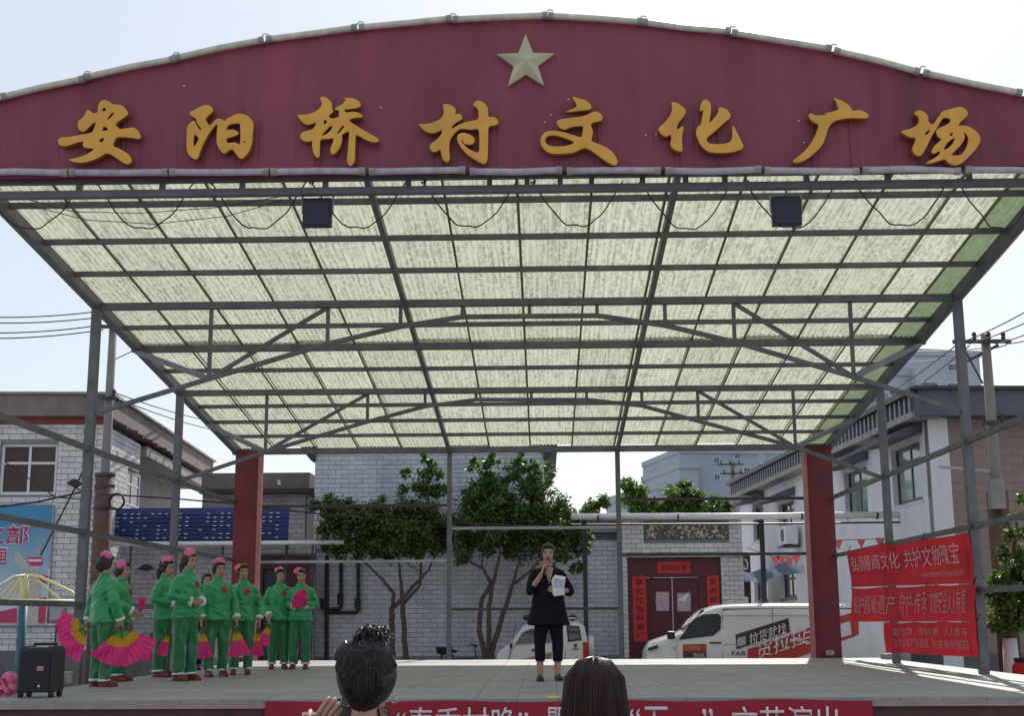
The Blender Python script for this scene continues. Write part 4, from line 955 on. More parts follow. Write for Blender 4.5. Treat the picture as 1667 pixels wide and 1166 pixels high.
wire('black service cable from the left pole to the red column', [(165,805,26.5),(280,812,26.5),(395,822,27.5)], .016)
wire('long black cable running right across the tree crowns', [(430,828,29),(600,845,29),(730,852,29),(900,858,29)], .016)
wire('curly jumper wire looping beside the left pole top', [(188,585,27),(215,572,27),(222,545,27)], .012)

# ================================================================ trees
def tree(name, lab, Y, limbs, blobs, nleaf, leafm, lsize, base=None, bark=M_bark, dy=.55, group=None):
    b0 = U(limbs[0][0][0], limbs[0][0][1], Y); root = thing(name, lab, 'tree', (b0.x, Y, 0), group=group); o = Vector(root.location)
    for li, (pts) in enumerate(limbs):
        P = [U(p_[0], p_[1], Y + (p_[3] if len(p_) > 3 else 0))-o for p_ in pts]; r = [p_[2]*.78 for p_ in pts]
        if pts[0][1] > 1050: P = [Vector((P[0].x, P[0].y, 0))]+P; r = [r[0]*1.25]+r
        # a little wander
        Q = []; rq = []
        for i in range(len(P)-1):
            for k in range(4):
                t = k/4; v = P[i].lerp(P[i+1], t); Q.append(v+Vector((random.uniform(-.012,.012),random.uniform(-.03,.03),0))); rq.append(r[i]+(r[i+1]-r[i])*t)
        Q.append(P[-1]); rq.append(r[-1])
        MB().tube(Q, rq, 8).build('trunk' if pts[0][1] > 1050 else 'limb', bark, root, smooth=True)
    vs = []; fs = []; tot = sum(b[2]**2 for b in blobs)
    tw_ = MB()
    for (bx_, by_, br_) in blobs:
        c = U(bx_, by_, Y+random.uniform(-dy,dy)*.6)-o; rr = br_*Y/F_PX
        ncl = max(3, int(br_/2.0))
        for q_ in range(ncl):
            d_ = Vector((random.gauss(0,1),random.gauss(0,1),random.gauss(0,1))).normalized(); cc = c + Vector((d_.x*rr*.95, d_.y*max(rr,dy*.7), d_.z*rr*.95))*random.uniform(.35,1.02)
            cr = rr*random.uniform(.22,.5)
            tw_.tube([c+(cc-c)*.1, cc], [.012,.005], 4)
            for l in range(int(nleaf*br_**2/tot/ncl)):
                p_ = cc + Vector((random.gauss(0,.55)*cr, random.gauss(0,.55)*cr, random.gauss(0,.5)*cr))
                u_ = Vector((random.gauss(0,1),random.gauss(0,1),random.gauss(-.35,.7))).normalized(); n_ = Vector((random.gauss(0,.8),random.gauss(0,.8),1)).normalized()
                s_ = lsize*random.uniform(.6,1.25); v_ = n_.cross(u_).normalized()*s_*.30; u_ = u_*s_; i0 = len(vs)
                vs += [tuple(p_), tuple(p_+u_*.45+v_), tuple(p_+u_), tuple(p_+u_*.45-v_)]; fs += [(i0,i0+1,i0+2),(i0,i0+2,i0+3)]
    tw_.build('twigs', bark, root, fix=False)['kind'] = 'stuff'
    o2 = MB().add(vs, fs).build('crown', leafm, root, fix=False); o2['kind'] = 'stuff'
    return root
random.seed(21)
tree('fruit_tree', 'bushy green tree with two slim trunks left of the middle post', 31.4,
 [[(662,1074,.085),(658,1043,.08),(656,988,.075),(653,949,.05,.1),(649,915,.035,.2),(640,880,.02,.1)],
  [(639,1074,.09),(638,1033,.085),(638,991,.08),(653,978,.06),(672,955,.05),(697,930,.035),(715,890,.02)],
  [(640,988,.06),(640,965,.055),(623,945,.045),(608,930,.03),(580,900,.02)], [(659,981,.055),(685,952,.05),(685,915,.035),(690,860,.02),(700,790,.012)], [(672,955,.03),(690,935,.02),(650,910,.015)], [(608,930,.02),(560,890,.015),(540,850,.01)]],
 [(540,830,26),(560,862,30),(600,850,32),(640,862,34),(680,850,32),(704,840,28),(690,792,22),(702,765,16),(655,800,9),(722,872,22),(580,888,24),(632,892,22),(545,892,20),(520,825,13),(705,892,18),(620,830,20),(668,822,20),(695,750,9),(600,872,28),(655,882,26),(560,842,28),(692,872,26),(722,850,22),(610,895,20),(532,862,20),(530,888,16),(640,838,20),(675,895,18),(660,770,9),(715,800,14),(693,742,6),(703,752,7),(712,775,8),(535,810,8),(575,825,10)], 27000, M_leaf, .095)
tree('fruit_tree', 'bushy green tree with three leaning trunks right of the middle post', 31.4,
 [[(790,1069,.08),(780,1027,.075),(783,981,.07),(799,949,.06),(786,926,.045),(763,914,.03),(745,890,.015)],
  [(794,1066,.075),(796,1027,.07),(796,988,.065),(803,949,.06),(814,900,.035),(810,850,.02)], [(800,1062,.085),(819,1000,.075),(835,952,.06),(862,932,.045),(885,905,.025)], [(835,952,.045),(848,903,.03),(850,850,.015)], [(783,926,.03),(790,890,.02),(780,840,.01)]],
 [(800,790,28),(770,830,28),(840,832,36),(880,805,25),(802,862,36),(852,872,36),(902,862,30),(930,850,23),(950,890,17),(762,882,22),(802,757,15),(845,752,12),(866,765,14),(920,900,20),(880,897,22),(755,905,16),(771,762,12),(898,772,9),(935,925,7),(945,865,16),(820,815,25),(748,860,14),(780,802,26),(862,792,24),(832,772,18),(912,832,24),(872,850,32),(760,850,22),(785,885,24),(830,898,20),(890,880,24),(955,870,12),(930,880,18),(803,742,7),(848,740,6),(869,750,6),(772,748,6),(890,760,7),(942,925,9)], 30000, M_leaf, .095)
tree('vine_tree', 'fresh green leafy vines growing beyond the gatehouse', 44, [[(1060,1065,.1),(1060,900,.08),(1050,820,.05)]],
 [(1032,798,20),(1040,825,24),(1100,815,30),(1116,790,14),(1150,826,24),(1182,829,13),(1075,830,20),(1020,780,10),(1125,815,20)], 7000, M_leaf_b, .16)
tree('vine_tree', 'small patch of green leaves over the low wall right of the trees', 40, [[(970,1065,.08),(970,880,.06),(968,830,.04)]], [(962,826,14),(982,820,11),(950,838,9)], 1600, M_leaf_b, .14)
t = tree('street_tree', 'leafy tree with white painted trunk beside the right banners', 20.6, [[(1646,1075,.085),(1645,1040,.08),(1642,980,.07),(1650,920,.05),(1655,850,.03)],[(1642,980,.05),(1625,950,.03),(1618,930,.015)],[(1646,960,.05),(1680,920,.03)]],
 [(1640,962,30),(1626,942,20),(1655,905,26),(1630,992,18),(1662,1000,28),(1622,1018,12),(1645,845,11),(1658,868,16),(1668,935,36),(1700,950,40),(1690,1000,30),(1700,880,30),(1662,812,8),(1618,968,14),(1640,1022,14)], 9000, M_leaf_b, .085)
MB().tube([(.0,0,.0),(0,0,UZ(1040,20.6,1645))], [.14,.105], 14).build('limewashed_collar', M_limewash, t, smooth=True)

# ================================================================ vehicles
random.seed(31)
def wheel(parent, x, y, r, wd):
    t = MB().tube([(x,y-wd/2,r),(x,y+wd/2,r)], r, 24).build('wheel', M_tyre, parent, bevel=.0)
    MB().tube([(x,y-wd/2-.012,r),(x,y-wd/2+.03,r)], r*.62, 18).build('rim', M_rim, t)
    return t
def loft_body(name, st, m, parent):
    """st: (x, half width, z bottom, z top, belt) stations; rounded box sections"""
    vs = []; fs = []; n = 14
    for (x, hw, zb, zt, belt) in st:
        belt = min(belt, zt-.05); r = min(.13, (zt-belt)*.5); hr = hw-(zt-belt)*.075
        half = [(0,zb),(hw*.85,zb),(hw*.97,zb+.08),(hw,zb+.25 if zb+.25 < belt else belt-.01),(hw,belt),(hr,zt-r),(hr-r*.35,zt-r*.3),(hr-r,zt-.01)]
        sec = half + [(0,zt+.012)] + [(-a,b) for a, b in half[:0:-1]]
        n = len(sec); vs += [(x, a, b) for a, b in sec]
    for i in range(len(st)-1):
        for k in range(n): k2 = (k+1) % n; fs.append((i*n+k, i*n+k2, (i+1)*n+k2, (i+1)*n+k))
    fs.append(tuple(range(n))); fs.append(tuple((len(st)-1)*n+k for k in range(n)))
    o = MB().add(vs, fs).build(name, m, parent); smooth_by_angle(o.data, 40); return o
# van, nose to the left
M_vglass = mat('tinted_van_glass', (.012,.012,.016), .12, 0, .6, 3, spec=.35)
VY = 28.0; VH = .86
van = thing('delivery_van', 'white panel delivery van with slanted red and black lettering behind the stage', 'van', (UX(1052,VY,1040), VY+VH, 0))
vx = van.location.x
def V(px, py): v = U(px, py, VY); return v.x-vx, v.z
zroofv = V(1250,984)[1]
st = [(0,.60,.32,.78,.6),(.03,.70,.26,.98,.8),(.14,.78,.24,V(1070,1046)[1],.92),(V(1100,1033)[0],.83,.22,V(1100,1033)[1],1.05),(V(1112,1028)[0],.84,.22,V(1112,1028)[1]-.02,1.15),
      (V(1130,1010)[0],.85,.22,V(1130,1010)[1],1.2),(V(1150,993)[0],.86,.22,V(1150,993)[1],1.2),(V(1168,987)[0],.86,.22,V(1168,987)[1],1.2),(V(1190,985)[0],.86,.22,zroofv,1.2),(2.8,.86,.22,zroofv+.02,1.2),(4.3,.86,.22,zroofv,1.2),(4.82,.85,.24,zroofv-.03,1.2),(4.93,.80,.28,zroofv-.2,1.15),(4.96,.76,.35,1.0,.9)]
loft_body('body', st, M_white_van, van)
def sy(z): return -VH - .004 + max(0, z-1.2)*.075
def side(name, poly, m, off, parent=van):
    P = [V(*p_) for p_ in poly]; n = len(P)
    vs = [(a, sy(b)-off, b) for a, b in P]+[(a, sy(b)+.02, b) for a, b in P]
    fs = [tuple(range(n)), tuple(range(2*n-1,n-1,-1))]+[(i,(i+1)%n,n+(i+1)%n,n+i) for i in range(n)]
    return MB().add(vs, fs).build(name, m, parent)
side('window_seal', [(1105,1042),(1128,1010),(1144,1001),(1170,1000),(1174,1005),(1173,1026),(1161,1036)], M_black, .004)
side('side_window', [(1108,1040),(1130,1011),(1145,1003),(1169,1002),(1172,1006),(1171,1025),(1160,1034)], M_vglass, .008)
wsz = MB().add([(V(1114,1027)[0],-.70,V(1114,1027)[1]+.012),(V(1114,1027)[0],.70,V(1114,1027)[1]+.012),(V(1149,994)[0],.66,V(1149,994)[1]+.012),(V(1149,994)[0],-.66,V(1149,994)[1]+.012)],[(0,1,2,3)]).build('windscreen', M_glass, van)
for nm, x in (('door_seam',1176),('rear_seam',1258)):
    P0, P1 = V(x,992), V(x,1078); MB().bar((P0[0],sy(P0[1])-.001,P0[1]),(P1[0],sy(P1[1])-.001,P1[1]),.008,.008).build(nm, M_dkgrey, van)
for a_, b_ in (((1176,1050),(1258,1050)),((1176,1003),(1420,1003)),((1352,992),(1352,1078)),((1102,1044),(1102,1078))):
    P0, P1 = V(*a_), V(*b_); MB().bar((P0[0],sy(P0[1])-.001,P0[1]),(P1[0],sy(P1[1])-.001,P1[1]),.007,.007).build('panel_gap', M_dkgrey, van)
side('door_rail', [(1262,1044),(1345,1044),(1345,1046),(1262,1046)], M_steel_l, .004); side('fuel_flap', [(1183,1030),(1192,1030),(1192,1039),(1183,1039)], M_white_van, .006)
side('door_handle', [(1155,1046),(1174,1046),(1174,1048.5),(1155,1048.5)], M_black, .02)
side('headlamp', [(1055,1056),(1071,1051),(1071,1055),(1057,1060)], M_black, -.14); 
hl = MB().prism([V(1055,1056),V(1071,1050),V(1071,1056),V(1056,1061)], -.78, -.70).build('headlamp_lens', M_lamp_glass, van)
side('side_repeater', [(1096,1055),(1099,1055),(1099,1057),(1096,1057)], M_dkgrey, .008)
MB().cbox((V(1092,1036)[0],-.92,V(1092,1035)[1]),(.16,.14,.16)).build('mirror', M_black, van, bevel=.03)
MB().box(V(1150,995)[0]+.35,4.8,-.80,-.775,zroofv-.13,zroofv-.09).build('roof_gutter', M_dkgrey, van)
side('door_sign', [(1112,1050),(1150,1049),(1150,1070),(1112,1071)], M_decal_red, .006); side('door_sign', [(1113,1062),(1150,1062),(1150,1071),(1113,1071)], M_decal_dk, .009)
def vtext(body, a, b, c, d, m, slope, off=.02):
    (xa, zt_), (xb, zb_) = V(a, c), V(b, d)
    text_mesh(body, xb-xa, abs(zt_-zb_), 'lettering', m, van, ((xa+xb)/2, sy((zt_+zb_)/2)-off, (zt_+zb_)/2), depth=.003, bold=.008, shear=slope)
vtext('拉货就找', 1115, 1140, 1052, 1059, mat('pale_pink_print',(.7,.4,.36),.6), 0); vtext('货拉拉', 1128, 1147, 1064, 1070, M_letter_w2, 0)
side('black_decal', [(1197,1034),(1284,1007),(1286,1030),(1199,1058)], M_decal_dk, .006)
side('red_decal', [(1217,1058),(1330,1018),(1398,994),(1398,1034),(1280,1078),(1217,1094)], M_decal_red, .009)
side('decal_square', [(1200,1040),(1214,1036),(1214,1050),(1200,1054)], M_pst if 'M_pst' in globals() else M_paper_w, .010)
vtext('拉货就找', 1219, 1281, 1023, 1043, M_letter_w2, .31); vtext('货拉拉', 1229, 1315, 1032, 1062, M_letter_w2, .33)
vtext('FAR', 1191, 1215, 1061, 1068, M_steel_d, 0, .012)
side('white_notice', [(1364,1018),(1384,1012),(1386,1034),(1364,1040)], M_paper_w, .013)
for k in range(3): side('speed_stripe', [(1311,1030+9*k),(1324,1026+9*k),(1324,1028.5+9*k),(1311,1032.5+9*k)], M_letter_w2, .013)
MB().box(4.9,4.975,-.80,-.62,.95,1.25).build('tail_lamp', M_tail, van); MB().box(4.88,5.02,-.72,.72,.38,.52).build('rear_bumper', M_black, van, bevel=.03)
for x in (.85, 3.95):
    for y in (-.72,.72): wheel(van, x, y, .33, .2)
# white pick-up cab/box rear further right (rear corner of a second vehicle)
v2 = thing('parked_car', 'back end of a white car peeping out beside the red banners', 'car', (UX(1400,30.6,1060), 30.6+.8, 0))
def W(px, py): v = U(px, py, 30.6); return v.x-v2.location.x, v.z
loft_body('body', [(0,.70,.3,1.0,.85),(.06,.78,.25,1.55,1.0),(.3,.82,.22,1.62,1.0),(.9,.82,.22,1.63,1.0),(1.6,.82,.22,1.6,1.0),(2.6,.80,.22,1.5,1.0),(3.1,.8,.22,1.02,.9),(4.0,.75,.24,.92,.8),(4.15,.6,.3,.7,.6)], M_white_van, v2)
MB().box(-.015,.09,-.79,-.62,.92,1.30).build('tail_lamp', M_tail, v2); MB().box(-.08,.1,-.72,.72,.3,.55).build('rear_bumper', M_white_van, v2, bevel=.04)
MB().box(.5,2.2,-.795,-.74,1.08,1.48).build('side_window', M_glass, v2)
for x in (.75,3.3):
    for y in (-.74,.74): wheel(v2, x, y, .32, .2)
# tiny electric car, nose to the left
CY = 31.0-.9; CHW = .62
cr = thing('mini_car', 'small cream electric mini car parked by the brick wall behind the presenter', 'car', (UX(806,CY,1050), CY+CHW, 0))
def Cc(px, py): v = U(px, py, CY); return v.x-cr.location.x, v.z
zr = Cc(900,1011)[1]
loft_body('body', [(0,.42,.3,.70,.55),(.03,.52,.26,.84,.7),(Cc(812,1063)[0],.56,.22,Cc(812,1060)[1],.8),(Cc(828,1052)[0],.60,.2,Cc(828,1050)[1],.95),(Cc(840,1036)[0],.61,.2,Cc(840,1034)[1],1.05),(Cc(852,1021)[0],.61,.2,Cc(852,1019)[1],1.08),(Cc(868,1013)[0],.61,.2,Cc(868,1013)[1],1.1),(Cc(900,1011)[0],.62,.2,zr,1.1),(Cc(940,1011)[0],.62,.2,zr-.01,1.1),(Cc(952,1019)[0],.60,.22,Cc(952,1019)[1],1.1),(Cc(957,1040)[0],.56,.3,Cc(957,1040)[1],1.0)], M_car, cr)
def cside(name, poly, m, off):
    P = [Cc(*p_) for p_ in poly]; n = len(P); f = lambda z: -CHW-.004+max(0,z-1.1)*.075
    vs = [(a, f(b)-off, b) for a, b in P]+[(a, f(b)+.03, b) for a, b in P]
    return MB().add(vs, [tuple(range(n)), tuple(range(2*n-1,n-1,-1))]+[(i,(i+1)%n,n+(i+1)%n,n+i) for i in range(n)]).build(name, m, cr)
cside('side_window', [(838,1050),(850,1031),(864,1024),(898,1024),(898,1047)], M_glass, .006); cside('rear_window', [(925,1022),(941,1023),(944,1040),(927,1043)], M_glass, .006)
cside('window_frame', [(922,1019),(943,1020),(947,1043),(925,1046)], M_black, .003)
cside('badge_print', [(934,1049),(939,1048),(940,1055),(934,1056)], M_dkgrey, .006); cside('badge_print', [(931,1057),(942,1057),(942,1059),(931,1059)], M_dkgrey, .006)
for x in (828,918): P0, P1 = Cc(x+12,1016), Cc(x,1076); MB().bar((P0[0],-CHW+.02,P0[1]),(P1[0],-CHW-.001,P1[1]),.012,.012).build('door_seam', M_black, cr)
cside('door_handle', [(866,1058),(874,1057),(874,1060),(866,1061)], M_black, .02)
cside('waist_stripe', [(828,1078),(880,1068),(898,1062),(898,1072),(880,1080)], mat('brown_stripe',(.25,.17,.11),.4), .004)
MB().ball((.12,-.42,.78),(.12,.12,.10)).build('headlamp', M_lamp_glass, cr, smooth=True)
MB().cbox((Cc(832,1050)[0],-.70,Cc(832,1052)[1]),(.06,.14,.11)).build('mirror', M_black, cr, bevel=.02)
MB().box(Cc(949,1040)[0],Cc(955,1040)[0]+.03,-.615,-.5,.75,1.12).build('tail_lamp', M_tail, cr)
sx_ = Cc(957,1050)[0]; MB().tube([(sx_,0,.95),(sx_+.15,0,.95)], .30, 20).build('spare_wheel_cover', M_car, cr, bevel=.0)
for y in (-.5,.5): MB().bar((Cc(866,1008)[0],y,zr+.05),(Cc(938,1008)[0],y,zr+.05),.03).build('roof_rail', M_car, cr)
for x in (858,932):
    P0 = Cc(x,1007); MB().ball((P0[0],-.45,P0[1]+.01),(.10,.06,.07)).build('roof_lamp', M_black, cr, smooth=True)
for x in (.42, 1.75):
    for y in (-.53,.53): wheel(cr, x, y, .25, .15)
# bicycle against the wall
bk = thing('bicycle', 'dark bicycle leaning by the wall between trunks and middle post', 'bicycle', (UX(752,31.6,1060), 31.6, 0))
def torus(parent, nm, c, r, rt, m, n=28):
    MB().tube([Vector((c[0]+r*math.cos(2*math.pi*k/n), c[1], c[2]+r*math.sin(2*math.pi*k/n))) for k in range(n+1)], rt, 6, cap=False).build(nm, m, parent, smooth=True)
for x in (-.5,.5): torus(bk, 'tyre', (x,0,.33), .32, .02, M_tyre)
fr = [((-.5,0,.33),(-.12,0,.32)),((-.12,0,.32),(-.22,0,.82)),((-.22,0,.82),(-.5,0,.33)),((-.2,0,.72),(.32,0,.74)),((-.12,0,.32),(.34,0,.66)),((.5,0,.33),(.31,0,.88))]
for a, b in fr: MB().tube([a,b], .017, 7).build('frame_tube', M_black, bk)
MB().tube([(.31,0,.88),(.30,0,.98),(.34,-.1,1.02),(.16,-.28,1.05)], .013, 6).build('handlebar', M_black, bk); MB().tube([(.30,0,.98),(.36,.12,1.02),(.18,.28,1.08)], .013, 6).build('handlebar', M_black, bk)
MB().ball((-.24,0,.90),(.14,.07,.045)).build('saddle', M_black, bk, smooth=True)
v = U(723,1070,31.3); pt = thing('cooking_pot', 'small black bowl on a stand by the foot of the middle post', 'bowl', (v.x, 31.3, 0))
MB().rings([(0,0,.82,.05,.05),(0,0,.86,.16,.16),(0,0,.98,.2,.2),(0,0,1.0,.21,.21)], 14).build('bowl', M_black, pt); 
for a in range(3): MB().tube([(.12*math.cos(a*2.1),.12*math.sin(a*2.1),.86),(.2*math.cos(a*2.1),.2*math.sin(a*2.1),0)], .012, 5).build('leg', M_black, pt)

# ================================================================ banners hung on the right rails
def side_banner(lab, pts, lines, f=.3, mt=M_letter_f):
    # pts: far-top, near-top, near-bottom, far-bottom pixels on the plane of the side rails
    X = CX1-.10; n = Vector((1,0,0)); P = [UPL(x, y, Vector((X,0,0)), n) for x, y in pts]
    far, near = (P[0].y+P[3].y)/2, (P[1].y+P[2].y)/2; L_ = far-near
    t = thing('wall_banner', lab, 'banner', (X, (far+near)/2, 0), -math.pi/2, 'red banners on the right side rails')
    ph = random.uniform(0,6)
    def sf(x, z): return .03*math.sin(x*1.3+ph)+.012*math.sin(x*4.1+z*5+ph)+.02*math.sin(z*6+ph)
    def zz(x, v):                                  # x -L/2 far .. L/2 near; v 0 bottom..1 top
        u = x/L_+.5; b = P[3].z+(P[2].z-P[3].z)*u; tt = P[0].z+(P[1].z-P[0].z)*u - .02*abs(math.sin(u*9)); return b+(tt-b)*v
    vs = []; fs = []; nx, nz = 60, 10
    for j in range(nz+1):
        for i in range(nx+1): x = -L_/2+L_*i/nx; z = zz(x, j/nz); vs.append((x, sf(x,z), z))
    for j in range(nz):
        for i in range(nx): a = j*(nx+1)+i; fs.append((a,a+1,a+nx+2,a+nx+1))
    MB().add(vs, fs).build('cloth', M_banner, t, smooth=True, fix=False)
    for (body, u0, u1, v0, v1, m_) in lines:
        xa, xb = -L_/2+L_*u0, -L_/2+L_*u1; cx_ = (xa+xb)/2; za, zb_ = zz(cx_, v0), zz(cx_, v1); cz = (za+zb_)/2
        sl = (zz(xb,.5)-zz(xa,.5))/(xb-xa)
        text_mesh(body, xb-xa, zb_-za, 'lettering', m_, t, (cx_,-.012,cz), depth=.003, bold=0, fn=lambda x, z: sf(x+cx_, z+cz), shear=sl)
    for u in (0.02,.35,.68,.98):
        x = -L_/2+L_*u; MB().tube([(x,-.0,zz(x,1)-.02),(x,.05,zz(x,1)+.1)], .008, 5).build('tie', M_cable, t)
M_lw = mat('pink_white_lettering', (.72,.36,.40), .75)
side_banner('topmost red banner on the right rails, with one row of large pale characters', [(1379,897),(1582,866),(1587,950),(1381,957)], [('弘扬殷商文化',.04,.50,.42,.82,M_lw),('共护文物瑰宝',.53,.93,.40,.84,M_lw),('——殷墟文物保护宣传活动走进安阳',.62,.95,.16,.28,M_letter_f)])
side_banner('middle red banner on the right rails, with dense faded characters', [(1382,958),(1590,950),(1594,1012),(1386,1013)], [('保护殷墟遗产',.04,.44,.22,.78,M_letter_f),('守护·传承',.48,.68,.2,.85,M_letter_f),('文物安全人人有责',.71,.96,.2,.9,M_letter_f)])
side_banner('lowest and shortest red banner on the right rails, with two rows of faded characters', [(1441,1014),(1593,1011),(1597,1071),(1446,1063)], [('保护文物',.1,.33,.58,.86,M_letter_f),('传承文明',.40,.64,.58,.86,M_letter_f),('人人参与',.70,.94,.58,.86,M_letter_f),('让文化遗产活起来',.1,.5,.2,.48,M_letter_f),('共建美好家园',.56,.94,.2,.48,M_letter_f)])

# ================================================================ exercise machine, loudspeaker, odds and ends at the left
q0 = U(38,985,22.5); ex = thing('exercise_machine', 'outdoor exercise machine with yellow arms on a teal post at the left', 'exercise machine', (q0.x, 22.5, 0))
zt_ = UZ(937,22.5,40); zl = UZ(980,22.5,60)
MB().tube([(0,0,0),(0,0,zl-.05)], .075, 12).build('lower_post', M_teal, ex, smooth=True); MB().tube([(0,0,zl-.06),(0,0,zt_)], .065, 12).build('upper_post', M_ye_metal, ex, smooth=True)
for k in range(3):
    a = R(8+120*k); d = Vector((math.cos(a), math.sin(a), 0))
    MB().tube([Vector((0,0,zt_)), d*.25+Vector((0,0,zt_-.03)), d*.78+Vector((0,0,zt_-.28)), d*.88+Vector((0,0,zt_-.36)), d*.88+Vector((0,0,zl))], .024, 8).build('arm', M_ye_metal, ex, smooth=True)
    MB().tube([d*.2+Vector((0,0,zt_-.08)), d*.6+Vector((0,0,zl+.03))], .02, 6).build('stay', M_ye_metal, ex)
MB().tube([Vector((.88*math.cos(2*math.pi*k/32), .88*math.sin(2*math.pi*k/32), zl)) for k in range(33)], .028, 8, cap=False).build('ring_bar', M_ye_metal, ex, smooth=True)
pS = G(57,1137,ZS); ls = thing('loudspeaker', 'black wheeled trolley loudspeaker at the left front corner of the stage', 'loudspeaker', (pS.x, pS.y+.1, ZS), R(-6))
bd = MB().cbox((0,.02,.27),(.375,.26,.44)).build('cabinet', M_black, ls, bevel=.02)
MB().cbox((0,-.115,.27),(.31,.02,.36)).build('grille', mat('speaker_grille',(.022,.022,.024),.6,.3,.3,60,.6,120), ls, bevel=.006)
MB().cbox((.06,-.128,.285),(.07,.006,.045)).build('logo_plate', mat('logo_pinkish',(.35,.22,.22),.5), ls); MB().cbox((.055,-.13,.115),(.02,.004,.02)).build('sticker', M_paper_w, ls)
MB().tube([(-.12,.08,.48),(-.12,.08,.52),(.12,.08,.52),(.12,.08,.48)], .015, 8).build('handle', M_black, ls)
for x in (-.15,.15): MB().cbox((x,.0,.487),(.07,.2,.03)).build('top_grip', M_black, ls, bevel=.01)
for x in (-.16,.16):
    for y in (-.07,.11): MB().tube([(x-.018,y,.03),(x+.018,y,.03)], .03, 12).build('caster', M_black, ls)
def flower_ball(name, m, parent, c, r, n, pr=.4):
    mb = MB()
    for k in range(n):
        d = Vector((random.gauss(0,1),random.gauss(0,1),random.gauss(0,1))).normalized()
        rot = d.to_track_quat('Z','Y').to_matrix(); mb.ball(Vector(c)+d*r*.6, (r*pr,r*pr,r*.16), 7, 4, rot)
    return mb.build(name, m, parent, smooth=True)
pF = G(12,1134,ZS); fl = thing('flower_prop', 'bunch of pink silk flowers lying at the left edge of the stage', 'flowers', (pF.x, pF.y, ZS))
for k, (dx, dz, r) in enumerate(((-.12,.1,.1),(.0,.16,.11),(.06,.07,.08),(-.02,.05,.09),(-.18,.05,.08))): flower_ball('blossom', M_flower, fl, (dx,random.uniform(-.03,.03),dz), r, 16)
pB = G(109,1113,ZS); bc = thing('plastic_tub', 'small pale tub standing at the left side of the stage', 'tub', (pB.x, pB.y, ZS))
MB().rings([(0,0,0,.055,.055),(0,0,.12,.062,.062),(0,0,.121,.07,.07),(0,0,.14,.07,.07)], 16).build('tub_body', mat('cream_plastic',(.5,.47,.4),.5), bc, smooth=False)
pB = G(97,1114,ZS); bc = thing('yellow_bag', 'crumpled yellow and dark cloth bag beside the small tub', 'bag', (pB.x, pB.y, ZS))
bg_ = MB(); bg_.ball((0,0,.06),(.06,.05,.065)); bg_.ball((.03,-.01,.1),(.03,.03,.05)); link('bag_body', remesh(bg_, .008, 3, .5, .012, (30,30,30)), mat('dull_yellow_cloth',(.45,.36,.10),.8), bc, True)
bg_ = MB().ball((-.07,.02,.045),(.07,.05,.05)); link('bag_dark', remesh(bg_, .008, 3, .5, .012, (30,30,30)), M_coat, bc, True)
# small things seen beyond the stage right: stump, red tub
v = U(1656,1075,19.6); rt = thing('red_barrel', 'red plastic barrel at the right edge beyond the stage', 'barrel', (v.x+.15, 19.6, 0))
MB().rings([(0,0,0,.2,.2),(0,0,.5,.24,.24),(0,0,.95,.22,.22),(0,0,1.0,.18,.18)], 18).build('barrel_body', mat('red_plastic',(.45,.03,.05),.45), rt, smooth=True); MB().rings([(0,0,1.0,.19,.19),(0,0,1.05,.19,.19)],18).build('lid', M_black, rt)
v = U(1458,1070,24.2); cs = thing('concrete_block', 'rough concrete block at the foot of a post behind the red banners', 'block', (v.x, 24.2, 0))
MB().cbox((0,0,.5),(.45,.4,1.0)).build('block_body', M_concrete, cs, bevel=.03)

# ================================================================ people
random.seed(41)
def join_mesh(me, mb):
    m2 = mb.mesh('j'); bm = bmesh.new(); bm.from_mesh(me); bm.from_mesh(m2); bmesh.ops.recalc_face_normals(bm, faces=bm.faces); bm.to_mesh(me); bm.free(); return me
def hand(mb_palm, mb_f, wr, d, nrm, s, curl=.6, thumb=1):
    """palm into the remeshed body, five fingers as tapered bent tubes rooted in it"""
    d = Vector(d).normalized(); nrm = Vector(nrm); nrm = (nrm-d*nrm.dot(d)).normalized(); sd = d.cross(nrm)*thumb; wr = Vector(wr)
    rot = Matrix((sd, nrm, d)).transposed()
    mb_palm.ball(wr+d*.045, (.038,.017,.055), 12, 8, rot)
    for k, (o, L) in enumerate(((-.027,.058),(-.009,.070),(.009,.076),(.027,.068))):
        p = wr+d*.082+sd*o; pts = [p-d*.02]; a = 0; v = d
        for seg in (.42,.33,.25):
            pts.append(p+v*L*seg); p = pts[-1]; a += curl*.75; v = (d*math.cos(a)+nrm*math.sin(a)).normalized()
        mb_f.tube([q*s for q in pts], [.0098*s,.0095*s,.0085*s,.007*s], 7)
    p = wr+d*.03+sd*.03; v = (d*.6+sd*.75+nrm*.35).normalized(); pts = [p-v*.01, p+v*.032, p+v*.05+ (d*.8+nrm*.6).normalized()*.025]
    mb_f.tube([q*s for q in pts], [.0115*s,.0105*s,.008*s], 7)
    return wr+d*.09+nrm*.02
